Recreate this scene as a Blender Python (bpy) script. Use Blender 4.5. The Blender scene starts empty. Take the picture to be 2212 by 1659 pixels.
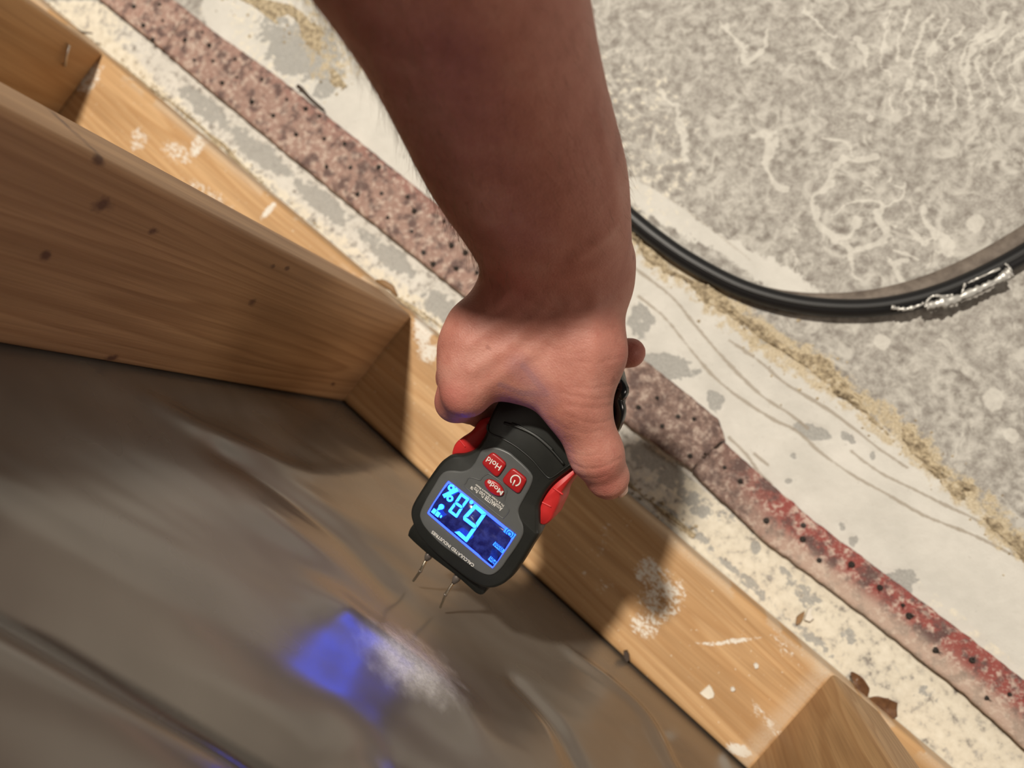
import bpy, bmesh, math, random
import numpy as np
from mathutils import Vector, Matrix, noise
random.seed(7); rng = np.random.default_rng(7)
SC = bpy.context.scene; COL = SC.collection
# ---------------------------------------------------------------- camera
F = 1661.0; CX, CY = 1106.0, 829.5
R = np.array([[0.74347112, 0.62819196, -0.2294026], [-0.62485195, 0.77475695, 0.09649719], [0.23835001, 0.07159979, 0.96853639]])
CAM = np.array([.2393, .052, .6093])
cd = bpy.data.cameras.new('camera'); cam = bpy.data.objects.new('camera', cd); COL.objects.link(cam)
cd.sensor_width = 36; cd.lens = F / 2212 * 36; cd.clip_start = .01; cd.clip_end = 50
m4 = Matrix(R.T.tolist()).to_4x4(); m4.translation = Vector(CAM); cam.matrix_world = m4
cd.dof.use_dof = True; cd.dof.focus_distance = .37; cd.dof.aperture_fstop = 7.0
SC.camera = cam
# ---------------------------------------------------------------- light
w = bpy.data.worlds.new('world'); SC.world = w; w.use_nodes = True
bg = w.node_tree.nodes['Background']; bg.inputs[0].default_value = (1.0, .90, .80, 1); bg.inputs[1].default_value = .055
def lamp(name, loc, size, power, color, target=(0.1, 0.05, 0)):
    l = bpy.data.lights.new(name, 'AREA'); l.shape = 'DISK'; l.size = size; l.energy = power; l.color = color
    o = bpy.data.objects.new(name, l); COL.objects.link(o); o.location = loc
    o.rotation_euler = (Vector(target) - Vector(loc)).to_track_quat('-Z', 'Y').to_euler(); return o
lamp('ceiling_lamp', (-.75, .90, 3.05), .17, 112, (1.0, .915, .79))
lamp('room_lamp', (1.9, 1.2, 1.15), .5, 8.5, (1.0, .88, .76), (0, 0, .2))
SC.view_settings.view_transform = 'Standard'; SC.view_settings.look = 'None'; SC.view_settings.gamma = 1
SC.view_settings.exposure = 0.0; SC.view_settings.use_curve_mapping = False

# ---------------------------------------------------------------- helpers
def ray(px, py): return R.T @ np.array([(px - CX) / F, -(py - CY) / F, -1.0])
def atz(px, py, z): d = ray(px, py); return CAM + d * (z - CAM[2]) / d[2]
def aty(px, py, y): d = ray(px, py); return CAM + d * (y - CAM[1]) / d[1]
def camp(px, py, dep): return np.array([(px - CX) / F * dep, -(py - CY) / F * dep, -dep])
def c2w(c): return CAM + np.asarray(c) @ R            # camera space -> world
def topx(P):
    q = (np.asarray(P) - CAM) @ R.T
    return CX - F * q[..., 0] / q[..., 2], CY + F * q[..., 1] / q[..., 2]
def link(name, me, mat, parent=None, smooth=True):
    o = bpy.data.objects.new(name, me); COL.objects.link(o)
    if mat: me.materials.append(mat)
    if parent: o.parent = parent
    if smooth: me.shade_smooth()
    return o
def mesh(name, v, f, mat, parent=None, smooth=True):
    me = bpy.data.meshes.new(name); me.from_pydata([tuple(map(float, p)) for p in v], [], f); me.update()
    return link(name, me, mat, parent, smooth)
def tag(o, label=None, cat=None, group=None, kind=None):
    if label: o['label'] = label
    if cat: o['category'] = cat
    if group: o['group'] = group
    if kind: o['kind'] = kind
    return o
def fix(o):
    bm = bmesh.new(); bm.from_mesh(o.data); bmesh.ops.recalc_face_normals(bm, faces=bm.faces); bm.to_mesh(o.data); bm.free(); return o
def catmull(pts, n=6, closed=False):
    P = [np.array(p, float) for p in pts]; out = []; N = len(P)
    for i in range(N if closed else N - 1):
        g = lambda k: P[k % N] if closed else P[max(0, min(N - 1, k))]
        a, b, c, d = g(i - 1), g(i), g(i + 1), g(i + 2)
        for j in range(n):
            t = j / n
            out.append(.5 * ((2 * b) + (-a + c) * t + (2 * a - 5 * b + 4 * c - d) * t * t + (-a + 3 * b - 3 * c + d) * t ** 3))
    if not closed: out.append(P[-1])
    return np.array(out)
def tube(name, pts, rad, mat, parent=None, seg=10, flat=1.0, up=(0, 0, 1), closed=False, cap=True):
    pts = np.array(pts, float); n = len(pts); rad = np.broadcast_to(np.array(rad, float), (n,)); v = []; f = []
    for i in range(n):
        if closed: t = pts[(i + 1) % n] - pts[i - 1]
        else: t = pts[min(n - 1, i + 1)] - pts[max(0, i - 1)]
        t = Vector(t).normalized(); s = t.cross(Vector(up)).normalized(); u = s.cross(t)
        for k in range(seg):
            a = 2 * math.pi * k / seg; v.append(pts[i] + rad[i] * (np.array(s) * math.cos(a) + np.array(u) * math.sin(a) * flat))
    for i in range(n if closed else n - 1):
        for k in range(seg):
            a = i * seg + k; b = i * seg + (k + 1) % seg; j = ((i + 1) % n) * seg
            f.append((a, b, j + (k + 1) % seg, j + k))
    if cap and not closed: f.append(tuple(range(seg))[::-1]); f.append(tuple((n - 1) * seg + k for k in range(seg)))
    return fix(mesh(name, v, f, mat, parent))

# ---------------------------------------------------------------- material helpers
class NT:
    def __init__(s, name, rough=.6, spec=.4):
        s.m = bpy.data.materials.new(name); s.m.use_nodes = True; s.t = s.m.node_tree; s.n = s.t.nodes
        s.b = s.n['Principled BSDF']; s.b.inputs['Roughness'].default_value = rough; s.b.inputs['Specular IOR Level'].default_value = spec
        s.tc = s.n.new('ShaderNodeTexCoord')
    def put(s, v, sock):
        if isinstance(v, bpy.types.NodeSocket): s.t.links.new(v, sock)
        elif isinstance(v, (tuple, list)):
            sock.default_value = tuple(v) + ((1,) if len(v) == 3 and len(sock.default_value) == 4 else ())
        else: sock.default_value = v
    def mapv(s, scale=(1, 1, 1), loc=(0, 0, 0), rot=(0, 0, 0), src='Object'):
        m = s.n.new('ShaderNodeMapping'); s.t.links.new(s.tc.outputs[src], m.inputs[0])
        m.inputs['Scale'].default_value = scale; m.inputs['Location'].default_value = loc; m.inputs['Rotation'].default_value = rot; return m.outputs[0]
    def noise(s, scale, detail=4, rough=.55, vec=None, dist=0):
        x = s.n.new('ShaderNodeTexNoise'); s.put(vec if vec else s.tc.outputs['Object'], x.inputs['Vector'])
        x.inputs['Scale'].default_value = scale; x.inputs['Detail'].default_value = detail; x.inputs['Roughness'].default_value = rough; x.inputs['Distortion'].default_value = dist
        return x.outputs[0]
    def ramp(s, fac, stops, interp='LINEAR'):
        r = s.n.new('ShaderNodeValToRGB'); s.put(fac, r.inputs[0]); e = r.color_ramp.elements; r.color_ramp.interpolation = interp
        while len(e) < len(stops): e.new(.5)
        for i, (p, c) in enumerate(stops):
            e[i].position = p; e[i].color = tuple(c) + (1,) if isinstance(c, (tuple, list)) else (c, c, c, 1)
        return r.outputs[0]
    def math(s, op, a, b=0.0, c=None, clamp=False):
        m = s.n.new('ShaderNodeMath'); m.operation = op; m.use_clamp = clamp; s.put(a, m.inputs[0]); s.put(b, m.inputs[1])
        if c is not None: s.put(c, m.inputs[2])
        return m.outputs[0]
    def mix(s, fac, a, b, mode='MIX'):
        m = s.n.new('ShaderNodeMix'); m.data_type = 'RGBA'; m.blend_type = mode; s.put(fac, m.inputs[0]); s.put(a, m.inputs[6]); s.put(b, m.inputs[7]); return m.outputs[2]
    def attr(s, name):
        a = s.n.new('ShaderNodeAttribute'); a.attribute_name = name; return a.outputs['Fac']
    def sep(s, v):
        x = s.n.new('ShaderNodeSeparateXYZ'); s.put(v, x.inputs[0]); return x.outputs
    def bump(s, h, strength=.3, dist=.001):
        b = s.n.new('ShaderNodeBump'); s.put(h, b.inputs['Height']); b.inputs['Strength'].default_value = strength; b.inputs['Distance'].default_value = dist
        s.t.links.new(b.outputs[0], s.b.inputs['Normal'])
    def color(s, c): s.put(c, s.b.inputs['Base Color']); return s.m
def plain(name, c, rough=.5, spec=.5, metal=0, emit=None, es=1, bump=0):
    t = NT(name, rough, spec); t.b.inputs['Metallic'].default_value = metal
    if emit: t.put(emit, t.b.inputs['Emission Color']); t.b.inputs['Emission Strength'].default_value = es
    if bump: t.bump(t.noise(2500, 2), bump, .0002)
    return t.color(t.ramp(t.noise(60, 3), [(.3, tuple(k * .9 for k in c)), (.7, tuple(min(1, k * 1.06) for k in c))]))

def knots(t, col, pts, axes, dark=(.10, .045, .03)):
    """pts: (u, v, radius, stretch); axes: two output indices of object xyz"""
    o = t.sep(t.tc.outputs['Object']); nz = t.math('SUBTRACT', t.noise(180, 3), .5)
    for (u, v, r, st) in pts:
        du = t.math('DIVIDE', t.math('SUBTRACT', o[axes[0]], u), r); dv = t.math('DIVIDE', t.math('SUBTRACT', o[axes[1]], v), r * st)
        d = t.math('SQRT', t.math('ADD', t.math('MULTIPLY', du, du), t.math('MULTIPLY', dv, dv)))
        d = t.math('ADD', d, t.math('MULTIPLY', nz, 1.6))
        k = t.ramp(d, [(.35, .85), (1.0, 0.0)])
        col = t.mix(k, col, dark)
    return col
def wood(name, long_axis, heart, c_light, c_dark, ring=170, tilt=.03, kn=None, kn_axes=(1, 2), smear=False, rough=.55):
    t = NT(name, rough, .35); o = t.sep(t.tc.outputs['Object'])
    ax = [0, 1, 2]; ax.remove(long_axis); L = o[long_axis]
    sc = [26, 26, 26]; sc[long_axis] = 2.2
    big = t.math('MULTIPLY', t.math('SUBTRACT', t.noise(1.0, 2, .5, t.mapv(tuple(sc))), .5), .034)
    a = t.math('SUBTRACT', o[ax[0]], heart[0]); a = t.math('ADD', a, t.math('MULTIPLY', L, tilt)); a = t.math('ADD', a, big)
    b = t.math('SUBTRACT', o[ax[1]], heart[1]); b = t.math('ADD', b, big)
    d = t.math('SQRT', t.math('ADD', t.math('MULTIPLY', a, a), t.math('MULTIPLY', b, b)))
    s = t.math('FRACT', t.math('MULTIPLY', d, ring))
    rings = t.ramp(s, [(0, 0.0), (.5, .25), (.84, .72), (1, 0.0)])
    fs = [700, 700, 700]; fs[long_axis] = 14
    fine = t.noise(1.0, 4, .6, t.mapv(tuple(fs)))
    ms = [70, 70, 70]; ms[long_axis] = 5
    med = t.noise(1.0, 3, .6, t.mapv(tuple(ms)))
    col = t.mix(rings, c_light, c_dark)
    col = t.mix(t.ramp(med, [(.35, .55), (.62, 0.0)]), col, tuple(k * .72 for k in c_dark))
    col = t.mix(t.ramp(fine, [(.3, .35), (.55, 0.0)]), col, tuple(k * .6 for k in c_dark))
    if kn: col = knots(t, col, kn, kn_axes)
    if smear:
        a1 = t.attr('smear'); n1 = t.noise(1.0, 5, .7, t.mapv((260, 420, 300), rot=(0, 0, .5)), .6); n2 = t.noise(900, 3, .6)
        k = t.math('ADD', a1, t.math('MULTIPLY', t.math('SUBTRACT', n1, .5), 1.9))
        k = t.ramp(k, [(.44, 0.0), (.68, .95)])
        col = t.mix(k, col, (.80, .76, .68))
        dust = t.ramp(t.noise(420, 2, .5), [(.70, 0.0), (.76, .8)])
        col = t.mix(dust, col, (.80, .74, .62))
        dd = t.attr('dirt'); col = t.mix(t.math('MULTIPLY', dd, t.ramp(n2, [(.3, .4), (.7, 1.0)])), col, (.62, .52, .40))
    t.bump(t.math('ADD', fine, t.math('MULTIPLY', rings, .3)), .25, .0006)
    return t.color(col)

# ---------------------------------------------------------------- px-space mask helpers (for painted / worn areas of the floor)
def seg_dist(U, V, pts):
    D = np.full(U.shape, 1e9, np.float32); S = np.zeros(U.shape, np.float32)
    for i in range(len(pts) - 1):
        ax_, ay = pts[i][:2]; bx, by = pts[i + 1][:2]; dx, dy = bx - ax_, by - ay; L2 = dx * dx + dy * dy + 1e-12
        tt = np.clip(((U - ax_) * dx + (V - ay) * dy) / L2, 0, 1)
        d = np.hypot(U - ax_ - tt * dx, V - ay - tt * dy); D = np.minimum(D, d)
    return D
def vnoise(X, Y, sc, seed=0, octs=4, rough=.55):
    out = np.zeros(X.shape); amp = 1; tot = 0
    for o_ in range(octs):
        r_ = np.random.default_rng(seed * 31 + o_); T = r_.random((256, 256))
        x = X * sc; y = Y * sc; xi = np.floor(x).astype(int); yi = np.floor(y).astype(int); fx = x - xi; fy = y - yi
        fx = fx * fx * (3 - 2 * fx); fy = fy * fy * (3 - 2 * fy)
        g = lambda a, b: T[a & 255, b & 255]
        out += amp * ((g(xi, yi) * (1 - fx) + g(xi + 1, yi) * fx) * (1 - fy) + (g(xi, yi + 1) * (1 - fx) + g(xi + 1, yi + 1) * fx) * fy)
        tot += amp; amp *= rough; sc *= 2.03
    return out / tot
sstep = lambda e0, e1, x: (lambda t: t * t * (3 - 2 * t))(np.clip((x - e0) / (e1 - e0), 0, 1))
def grid_mesh(name, xs, ys, Z, attrs, mat, parent=None):
    nx, ny = len(xs), len(ys); X, Y = np.meshgrid(xs, ys, indexing='ij')
    me = bpy.data.meshes.new(name); me.vertices.add(nx * ny)
    me.vertices.foreach_set('co', np.stack([X, Y, Z], -1).astype(np.float32).ravel())
    idx = np.arange(nx * ny).reshape(nx, ny); q = np.stack([idx[:-1, :-1], idx[1:, :-1], idx[1:, 1:], idx[:-1, 1:]], -1).reshape(-1, 4)
    me.loops.add(q.size); me.loops.foreach_set('vertex_index', q.ravel().astype(np.int32))
    me.polygons.add(len(q)); me.polygons.foreach_set('loop_start', np.arange(0, q.size, 4, dtype=np.int32))
    me.update(calc_edges=True)
    for k, a in attrs.items():
        at = me.attributes.new(k, 'FLOAT', 'POINT'); at.data.foreach_set('value', np.clip(a, 0, 1).astype(np.float32).ravel())
    return link(name, me, mat, parent)

# ================================================================ FLOOR
def floor_material():
    t = NT('painted concrete', .75, .25)
    n1 = t.noise(26, 6, .62); n2 = t.noise(130, 5, .65); n3 = t.noise(620, 3, .6); n4 = t.noise(55, 4, .6, None, 1.2)
    grey = t.ramp(n2, [(.32, (.20, .175, .155)), (.46, (.34, .32, .29)), (.58, (.50, .48, .44)), (.74, (.66, .64, .59))])
    grey = t.mix(t.ramp(n1, [(.35, .65), (.62, 0.0)]), grey, t.ramp(n3, [(.35, (.26, .235, .215)), (.62, (.45, .43, .395))]))
    grey = t.mix(t.ramp(n4, [(.50, 0.0), (.66, .8)]), grey, (.62, .60, .55))
    white = t.ramp(n1, [(.3, (.60, .585, .54)), (.7, (.72, .70, .65))])
    white = t.mix(t.ramp(n3, [(.62, 0.0), (.8, .3)]), white, (.48, .45, .40))
    cream = t.ramp(n2, [(.3, (.62, .56, .44)), (.7, (.82, .77, .65))])
    wm = t.math('ADD', t.attr('white'), t.math('MULTIPLY', t.math('SUBTRACT', n2, .5), .9)); col = t.mix(t.ramp(wm, [(.42, 0.0), (.56, 1.0)]), grey, white)
    cm = t.math('ADD', t.attr('cream'), t.math('MULTIPLY', t.math('SUBTRACT', n2, .5), 1.0)); col = t.mix(t.ramp(cm, [(.45, 0.0), (.6, .85)]), col, cream)
    gm = t.math('ADD', t.attr('bare'), t.math('MULTIPLY', t.math('SUBTRACT', t.noise(210, 4, .6), .5), 1.3))
    col = t.mix(t.ramp(gm, [(.46, 0.0), (.56, .9)]), col, t.ramp(n3, [(.3, (.29, .285, .27)), (.7, (.44, .435, .41))]))
    sp = t.ramp(t.noise(300, 3, .6, None, .5), [(.68, 0.0), (.74, .55)]); col = t.mix(sp, col, (.36, .34, .30))
    vm = t.math('ADD', t.attr('vein'), t.math('MULTIPLY', t.math('SUBTRACT', n2, .5), 1.1)); vm = t.math('MULTIPLY', vm, t.ramp(t.attr('vein'), [(.02, 0.0), (.12, 1.0)])); col = t.mix(t.ramp(vm, [(.34, 0.0), (.8, .6)]), col, (.74, .72, .66))
    lm = t.math('ADD', t.attr('line'), t.math('MULTIPLY', t.math('SUBTRACT', n3, .5), .5)); col = t.mix(t.ramp(lm, [(.35, 0.0), (.75, .72)]), col, (.33, .28, .22))
    ym = t.math('ADD', t.attr('yellow'), t.math('MULTIPLY', t.math('SUBTRACT', n2, .5), 1.1)); col = t.mix(t.ramp(ym, [(.45, 0.0), (.62, .8)]), col, t.ramp(n3, [(.35, (.42, .33, .20)), (.65, (.66, .56, .38))]))
    t.bump(t.math('ADD', n2, t.math('MULTIPLY', n3, .6)), .35, .0012)
    return t.color(col)
ADH = [(1340, 470), (1370, 510), (1430, 560), (1500, 600), (1570, 665), (1640, 720), (1720, 775), (1800, 830), (1900, 905), (1960, 950), (2050, 1040), (2130, 1100), (2212, 1190), (2300, 1270)]
fx = np.concatenate([np.linspace(-4, -.75, 12), np.arange(-.66, .62, .00125), np.linspace(.75, 4, 12)])
fy = np.concatenate([np.linspace(-1.6, -.2, 8), [-.06], np.arange(-.01, .50, .00125), np.linspace(.55, 4, 12)])
X, Y = np.meshgrid(fx, fy, indexing='ij'); U, V = topx(np.stack([X, Y, 0 * X], -1))
near = (np.abs(X) < .7) & (Y > -.05) & (Y < .55); U = np.where(near, U, 5000); V = np.where(near, V, -5000)
nb = vnoise(X, Y, 40, 3); nm = vnoise(X, Y, 120, 5); wob = (nb - .5) * 70; wob2 = (nm - .5) * 34
Dadh = seg_dist(U, V, ADH)
def below(path, U, V):  # signed: positive on image-lower side of the polyline
    p = np.array(path, float); return V - np.interp(U, p[:, 0], p[:, 1])
sb = below(ADH, U, V)
white = sstep(-25, 35, sb + wob * .6) * (U > 1000)
lw = sstep(70, 0, np.abs(below([(1300, 370), (1500, 490), (1700, 610), (1800, 650)], U, V)) + wob * .6) * sstep(1850, 1700, U) * (U > 1000)
white = np.maximum(white, lw * .85)
leftw = sstep(-30, 40, below([(560, 0), (700, 170), (760, 190), (1100, 500)], U, V) * 0 + (U * .62 - V * .78) * .0 + (300 - np.hypot((U - 840) * .8 - (V - 300) * .3, (V - 300) * .55)) + wob) * (U < 1100)
white = np.where(U < 1100, leftw, white)
white = np.where(~near, .5, white)
TK_LO = [(217, 0), (352, 111), (564, 287), (813, 488), (1003, 640), (1360, 915), (1517, 1051), (1653, 1171), (1804, 1282), (1955, 1398), (2075, 1493), (2181, 1589), (2300, 1690)]
under = sstep(-5, 5, below(TK_LO, U, V)) # band between tack strip and plate
cream = under * sstep(1200, 1500, U) * .62 + sstep(90, 20, below(TK_LO, U, V)) * 0
creamL = under * (U < 1200) * (.10 + .45 * sstep(55, 95, below(TK_LO, U, V) + wob * .5) + .5 * sstep(420, 200, U))
cream = np.maximum(cream, creamL); cream = np.maximum(cream, sstep(1700, 2150, U) * (below(TK_LO, U, V) > -170) * (sb > 60) * .5 * (U > 1500))
cream = np.maximum(cream, .45 * sstep(260, 120, np.hypot(U - 640, V - 40)) * (U < 1100)); cream = np.maximum(cream, .42 * sstep(340, 120, np.hypot((U - 1340), (V - 330) * .8)))
white = np.where(under > .5, .55, white)
bare = np.zeros_like(U)
for (a, b, ra, rb, an, st) in [(1440, 790, 70, 32, 10, .8), (1385, 690, 30, 45, 0, .7), (1545, 865, 22, 26, 0, .7), (1752, 932, 50, 18, 15, .75), (1835, 945, 22, 12, 20, .6), (1885, 985, 8, 14, 0, .7), (1705, 1040, 9, 8, 0, .7), (1715, 985, 8, 7, 0, .7),
        (1700, 1040, 6, 6, 0, .7), (1950, 1252, 40, 34, 20, .65), (1845, 1170, 12, 14, 0, .7), (1820, 1135, 10, 14, 0, .6), (1632, 1182, 12, 16, 0, .8), (1623, 1150, 7, 8, 0, .7), (1500, 1085, 60, 26, 35, .6), (1400, 985, 60, 28, 30, .7), (1450, 1025, 40, 40, 0, .7), (1560, 1100, 50, 24, 40, .45), (1740, 1285, 55, 22, 40, .6), (1830, 1375, 24, 22, 0, .55), (1700, 1240, 30, 12, 40, .5), (2010, 1500, 30, 20, 30, .5), (1480, 1135, 90, 13, 40, .62), (1620, 1262, 90, 14, 40, .62), (1760, 1385, 90, 13, 40, .55),
        (1650, 665, 40, 20, 30, .6), (1640, 740, 26, 14, 20, .7), (660, 110, 95, 70, 20, .8), (700, 190, 30, 22, -30, .7), (590, 60, 50, 40, 0, .6), (850, 560, 55, 28, 38, .75), (700, 440, 90, 26, 38, .75), (560, 330, 100, 26, 38, .75), (440, 230, 70, 26, 38, .7), (950, 660, 50, 30, 35, .8), (800, 520, 60, 20, 38, .6), (870, 340, 10, 8, 0, .6), (893, 335, 12, 10, 0, .5), (1040, 720, 50, 30, 35, .6)]:
    an = math.radians(an); c, s = math.cos(an), math.sin(an); u = (U - a) * c + (V - b) * s; v = -(U - a) * s + (V - b) * c
    bare = np.maximum(bare, st * sstep(1.35, .55, np.hypot(u / ra, v / rb) + (nm - .5) * .8))
yellow = np.where(U > 1200, sstep(75, 15, Dadh + wob * .5) * .62, 0)
yellow = np.maximum(yellow, .5 * sstep(120, 40, np.abs(U - 690 - (V) * .35) * .8 + (V > 170) * 100 + wob) * (U < 900)); yellow = np.maximum(yellow, .4 * sstep(30, 10, np.hypot(U - 1320, V - 215)))
vein = np.zeros_like(U)
def stroke(pts, wd, s=1.0):
    global vein
    vein = np.maximum(vein, s * sstep(wd * 1.35, wd * .25, seg_dist(U + (nm - .5) * 34, V + (nb - .5) * 40, [tuple(p) for p in catmull(pts, 5)]) + (nm - .5) * wd * 1.2))
for k in range(9):
    x0 = 1912 + k * 34; stroke([(x0 + 8 + k * 8, 25 + k * 6), (x0 - 4 + k * 3, 75 + k * 5), (x0 - 8, 130 + k * 3), (x0 + 14, 185 + k * 2), (x0 + 12, 235)], 5, .85)
stroke([(2172, 30), (2160, 55), (2120, 85), (2092, 130), (2090, 180)], 8)
for P, wd in [([(1890, 340), (1850, 345), (1815, 355), (1795, 400), (1760, 435), (1770, 480), (1800, 510), (1830, 540), (1850, 590)], 8), ([(1850, 495), (1830, 520), (1800, 505)], 7), ([(1905, 450), (1898, 480), (1915, 505), (1890, 530), (1850, 540)], 9), ([(1780, 300), (1830, 310), (1850, 335), (1880, 345)], 5), ([(1855, 430), (1870, 430), (1900, 440), (1920, 445), (1945, 420), (1950, 390)], 5),
              ([(2000, 450), (2010, 490), (2035, 505), (2050, 540)], 10), ([(1950, 560), (1935, 580), (1950, 600)], 9), ([(1930, 540), (1980, 550)], 5), ([(1960, 500), (1990, 520), (2010, 500)], 5), ([(1800, 460), (1820, 440), (1850, 430)], 4), ([(1720, 480), (1715, 520), (1720, 560), (1700, 590)], 3), ([(1630, 290), (1665, 290), (1655, 340), (1680, 400), (1700, 410)], 12), ([(1560, 50), (1590, 90), (1620, 115)], 6), ([(1740, 20), (1760, 45), (1780, 60), (1800, 80)], 5), ([(1775, 110), (1795, 130), (1800, 150)], 9), ([(1850, 80), (1865, 110), (1870, 150)], 9), ([(1620, 100), (1600, 130), (1640, 120), (1660, 60)], 6),
              ([(1430, 190), (1455, 230), (1470, 280), (1480, 340)], 9), ([(1530, 610), (1600, 660)], 3)]: stroke(P, wd)
for (a, b, r_) in [(1795, 395, 12), (1850, 480, 16), (1897, 460, 12), (2050, 530, 16), (2145, 860, 26), (2035, 640, 14), (1880, 255, 9), (2172, 28, 8), (1785, 125, 14), (2185, 940, 18), (2110, 480, 22), (1995, 640, 18), (1905, 740, 20)]:
    vein = np.maximum(vein, sstep(1.2, .6, np.hypot(U - a, V - b) / r_ + (nm - .5) * .7))
for k in range(26):  # short root-like spikes round the large white bloom
    a = random.uniform(0, 6.28); c0 = random.choice([(1905, 400), (1900, 480), (1850, 530), (1950, 590), (2010, 520)]); r0, r1 = random.uniform(12, 30), random.uniform(35, 62)
    stroke([(c0[0] + math.cos(a) * r0, c0[1] + math.sin(a) * r0 * .8), (c0[0] + math.cos(a + .15) * r1, c0[1] + math.sin(a + .15) * r1 * .8)], 3.0, .8)
line = np.zeros_like(U)
for P in [[(1365, 575), (1450, 640), (1500, 700), (1560, 770), (1640, 850), (1700, 890), (1745, 925)], [(1380, 640), (1440, 690), (1500, 765), (1560, 830), (1660, 900), (1720, 930), (1770, 975), (1840, 1025), (1920, 1070), (2000, 1115), (2100, 1155), (2212, 1210)],
          [(1575, 735), (1640, 780), (1700, 830), (1790, 885), (1850, 930), (1900, 970), (1960, 1010)], [(1840, 975), (1900, 1020), (1980, 1060), (2040, 1090), (2120, 1130), (2190, 1190)], [(1575, 945), (1610, 980), (1640, 1020), (1665, 1045)], [(1630, 980), (1660, 1005)], [(1350, 370), (1450, 430), (1530, 490), (1620, 560)]]:
    D = seg_dist(U, V, [tuple(p) for p in catmull(P, 5)]); line = np.maximum(line, sstep(6.5, 1.5, D + (nm - .5) * 5) * (.85 if P[0][1] > 400 else .5))
line = np.maximum(line, .0 * U)
Z = .0012 * (nb - .5) + .0007 * (nm - .5) + .0012 * yellow - .0008 * bare; Z = np.where(near, Z, 0) - .0008
flo = grid_mesh('floor', fx, fy, Z, dict(white=white, cream=cream, bare=bare, yellow=yellow, vein=vein, line=line), floor_material()); tag(flo, kind='structure')

# ================================================================ WALL FRAMING
HP = .038; DEP = .089
PINE_L, PINE_D = (.66, .42, .215), (.50, .275, .115)
def beveled_box(name, lo, hi, mat, bev=.0022, parent=None, cuts=None, origin=None):
    og = Vector(origin) if origin else Vector((0, 0, 0))
    bm = bmesh.new(); bmesh.ops.create_cube(bm, size=1)
    for v in bm.verts: v.co = Vector([lo[i] + (v.co[i] + .5) * (hi[i] - lo[i]) for i in range(3)]) - og
    bmesh.ops.bevel(bm, geom=bm.edges[:] , offset=bev, segments=3, affect='EDGES', profile=.5)
    me = bpy.data.meshes.new(name); bm.to_mesh(me); bm.free(); o = link(name, me, mat, parent); o.location = og
    return o
# bottom plate: finely gridded top so that the plaster smears sit on it
px_ = np.concatenate([np.linspace(-1.1, -.52, 10), np.arange(-.5, .56, .0018), np.linspace(.6, 1.3, 8)]); vb = .003
prof = [(-DEP, .0006), (-DEP, HP - vb), (-DEP + vb * .3, HP - vb * .3), (-DEP + vb, HP)] + [(-DEP + vb + (DEP - 2 * vb) * i / 44, HP) for i in range(1, 44)] + [(-vb, HP), (-vb * .3, HP - vb * .3), (0, HP - vb), (0, .0006)]
pv = np.array([[(x, y, z) for (y, z) in prof] for x in px_]); nu, nv_ = pv.shape[:2]
pu, pw = topx(pv)
pz = vnoise(pv[..., 0], pv[..., 1], 30, 9)
smear = np.zeros((nu, nv_))
for (a, b, ra, rb, an, st) in [(1400, 1235, 34, 34, 30, .50), (1430, 1290, 55, 60, 20, .44), (1395, 1350, 38, 34, 0, .42), (1310, 1265, 30, 24, 0, .25), (1590, 1385, 60, 6, -8, .62), (1530, 1390, 30, 4, 0, .5), (1595, 1620, 32, 14, 20, .7), (920, 690, 26, 60, 10, .72), (925, 760, 26, 26, 0, .6), (430, 310, 16, 40, 30, .52), (385, 330, 40, 26, 30, .42), (300, 300, 22, 30, 20, .40), (580, 455, 26, 8, -50, .6), (1290, 1190, 26, 14, 0, .22), (1265, 1240, 10, 14, 0, .3), (195, 170, 20, 45, 30, .5), (1700, 1400, 20, 60, -40, .25), (1660, 1560, 14, 60, -40, .35), (1310, 1150, 18, 30, 0, .22), (450, 420, 70, 18, 30, .35)]:
    an = math.radians(an); c, s = math.cos(an), math.sin(an); u = (pu - a) * c + (pw - b) * s; v = -(pu - a) * s + (pw - b) * c
    smear = np.maximum(smear, (st + .12) * sstep(1.5, .5, np.hypot(u / ra, v / rb)))
dirt = sstep(.010, .0, -pv[..., 1]) * (pz > .45) * .7 * (pv[..., 0] < .6) + (np.abs(pv[..., 0] - .385) < .012) * sstep(.014, .002, np.abs(pv[..., 0] - .396)) * .6
idx = np.arange(nu * nv_).reshape(nu, nv_); fq = [tuple(map(int, q)) for q in np.stack([idx[:-1, :-1], idx[1:, :-1], idx[1:, 1:], idx[:-1, 1:]], -1).reshape(-1, 4)]
fq += [tuple(map(int, idx[0])), tuple(map(int, idx[-1][::-1])), ]
m_plate = wood('pine plate', 0, (-.03, .0), PINE_L, PINE_D, ring=210, tilt=.05, smear=True)
plate = mesh('bottom_plate', pv.reshape(-1, 3), fq, m_plate, None, True); fix(plate)
for nme, a in (('smear', smear), ('dirt', dirt)):
    at = plate.data.attributes.new(nme, 'FLOAT', 'POINT'); at.data.foreach_set('value', np.clip(a, 0, 1).astype(np.float32).ravel())
tag(plate, 'flat pine bottom plate smeared with white plaster, under the studs', 'lumber')
def stud(x0, x1, mat, label, base=HP + .0004):
    o = beveled_box('wall_stud', (x0, -DEP, base), (x1, 0, 2.4), mat, .0028, origin=((x0 + x1) / 2, -DEP / 2, base)); return tag(o, label, 'lumber', 'studs of the open wall')
KN = []; S2L, S2D = (.52, .315, .165), (.34, .18, .085)
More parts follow.
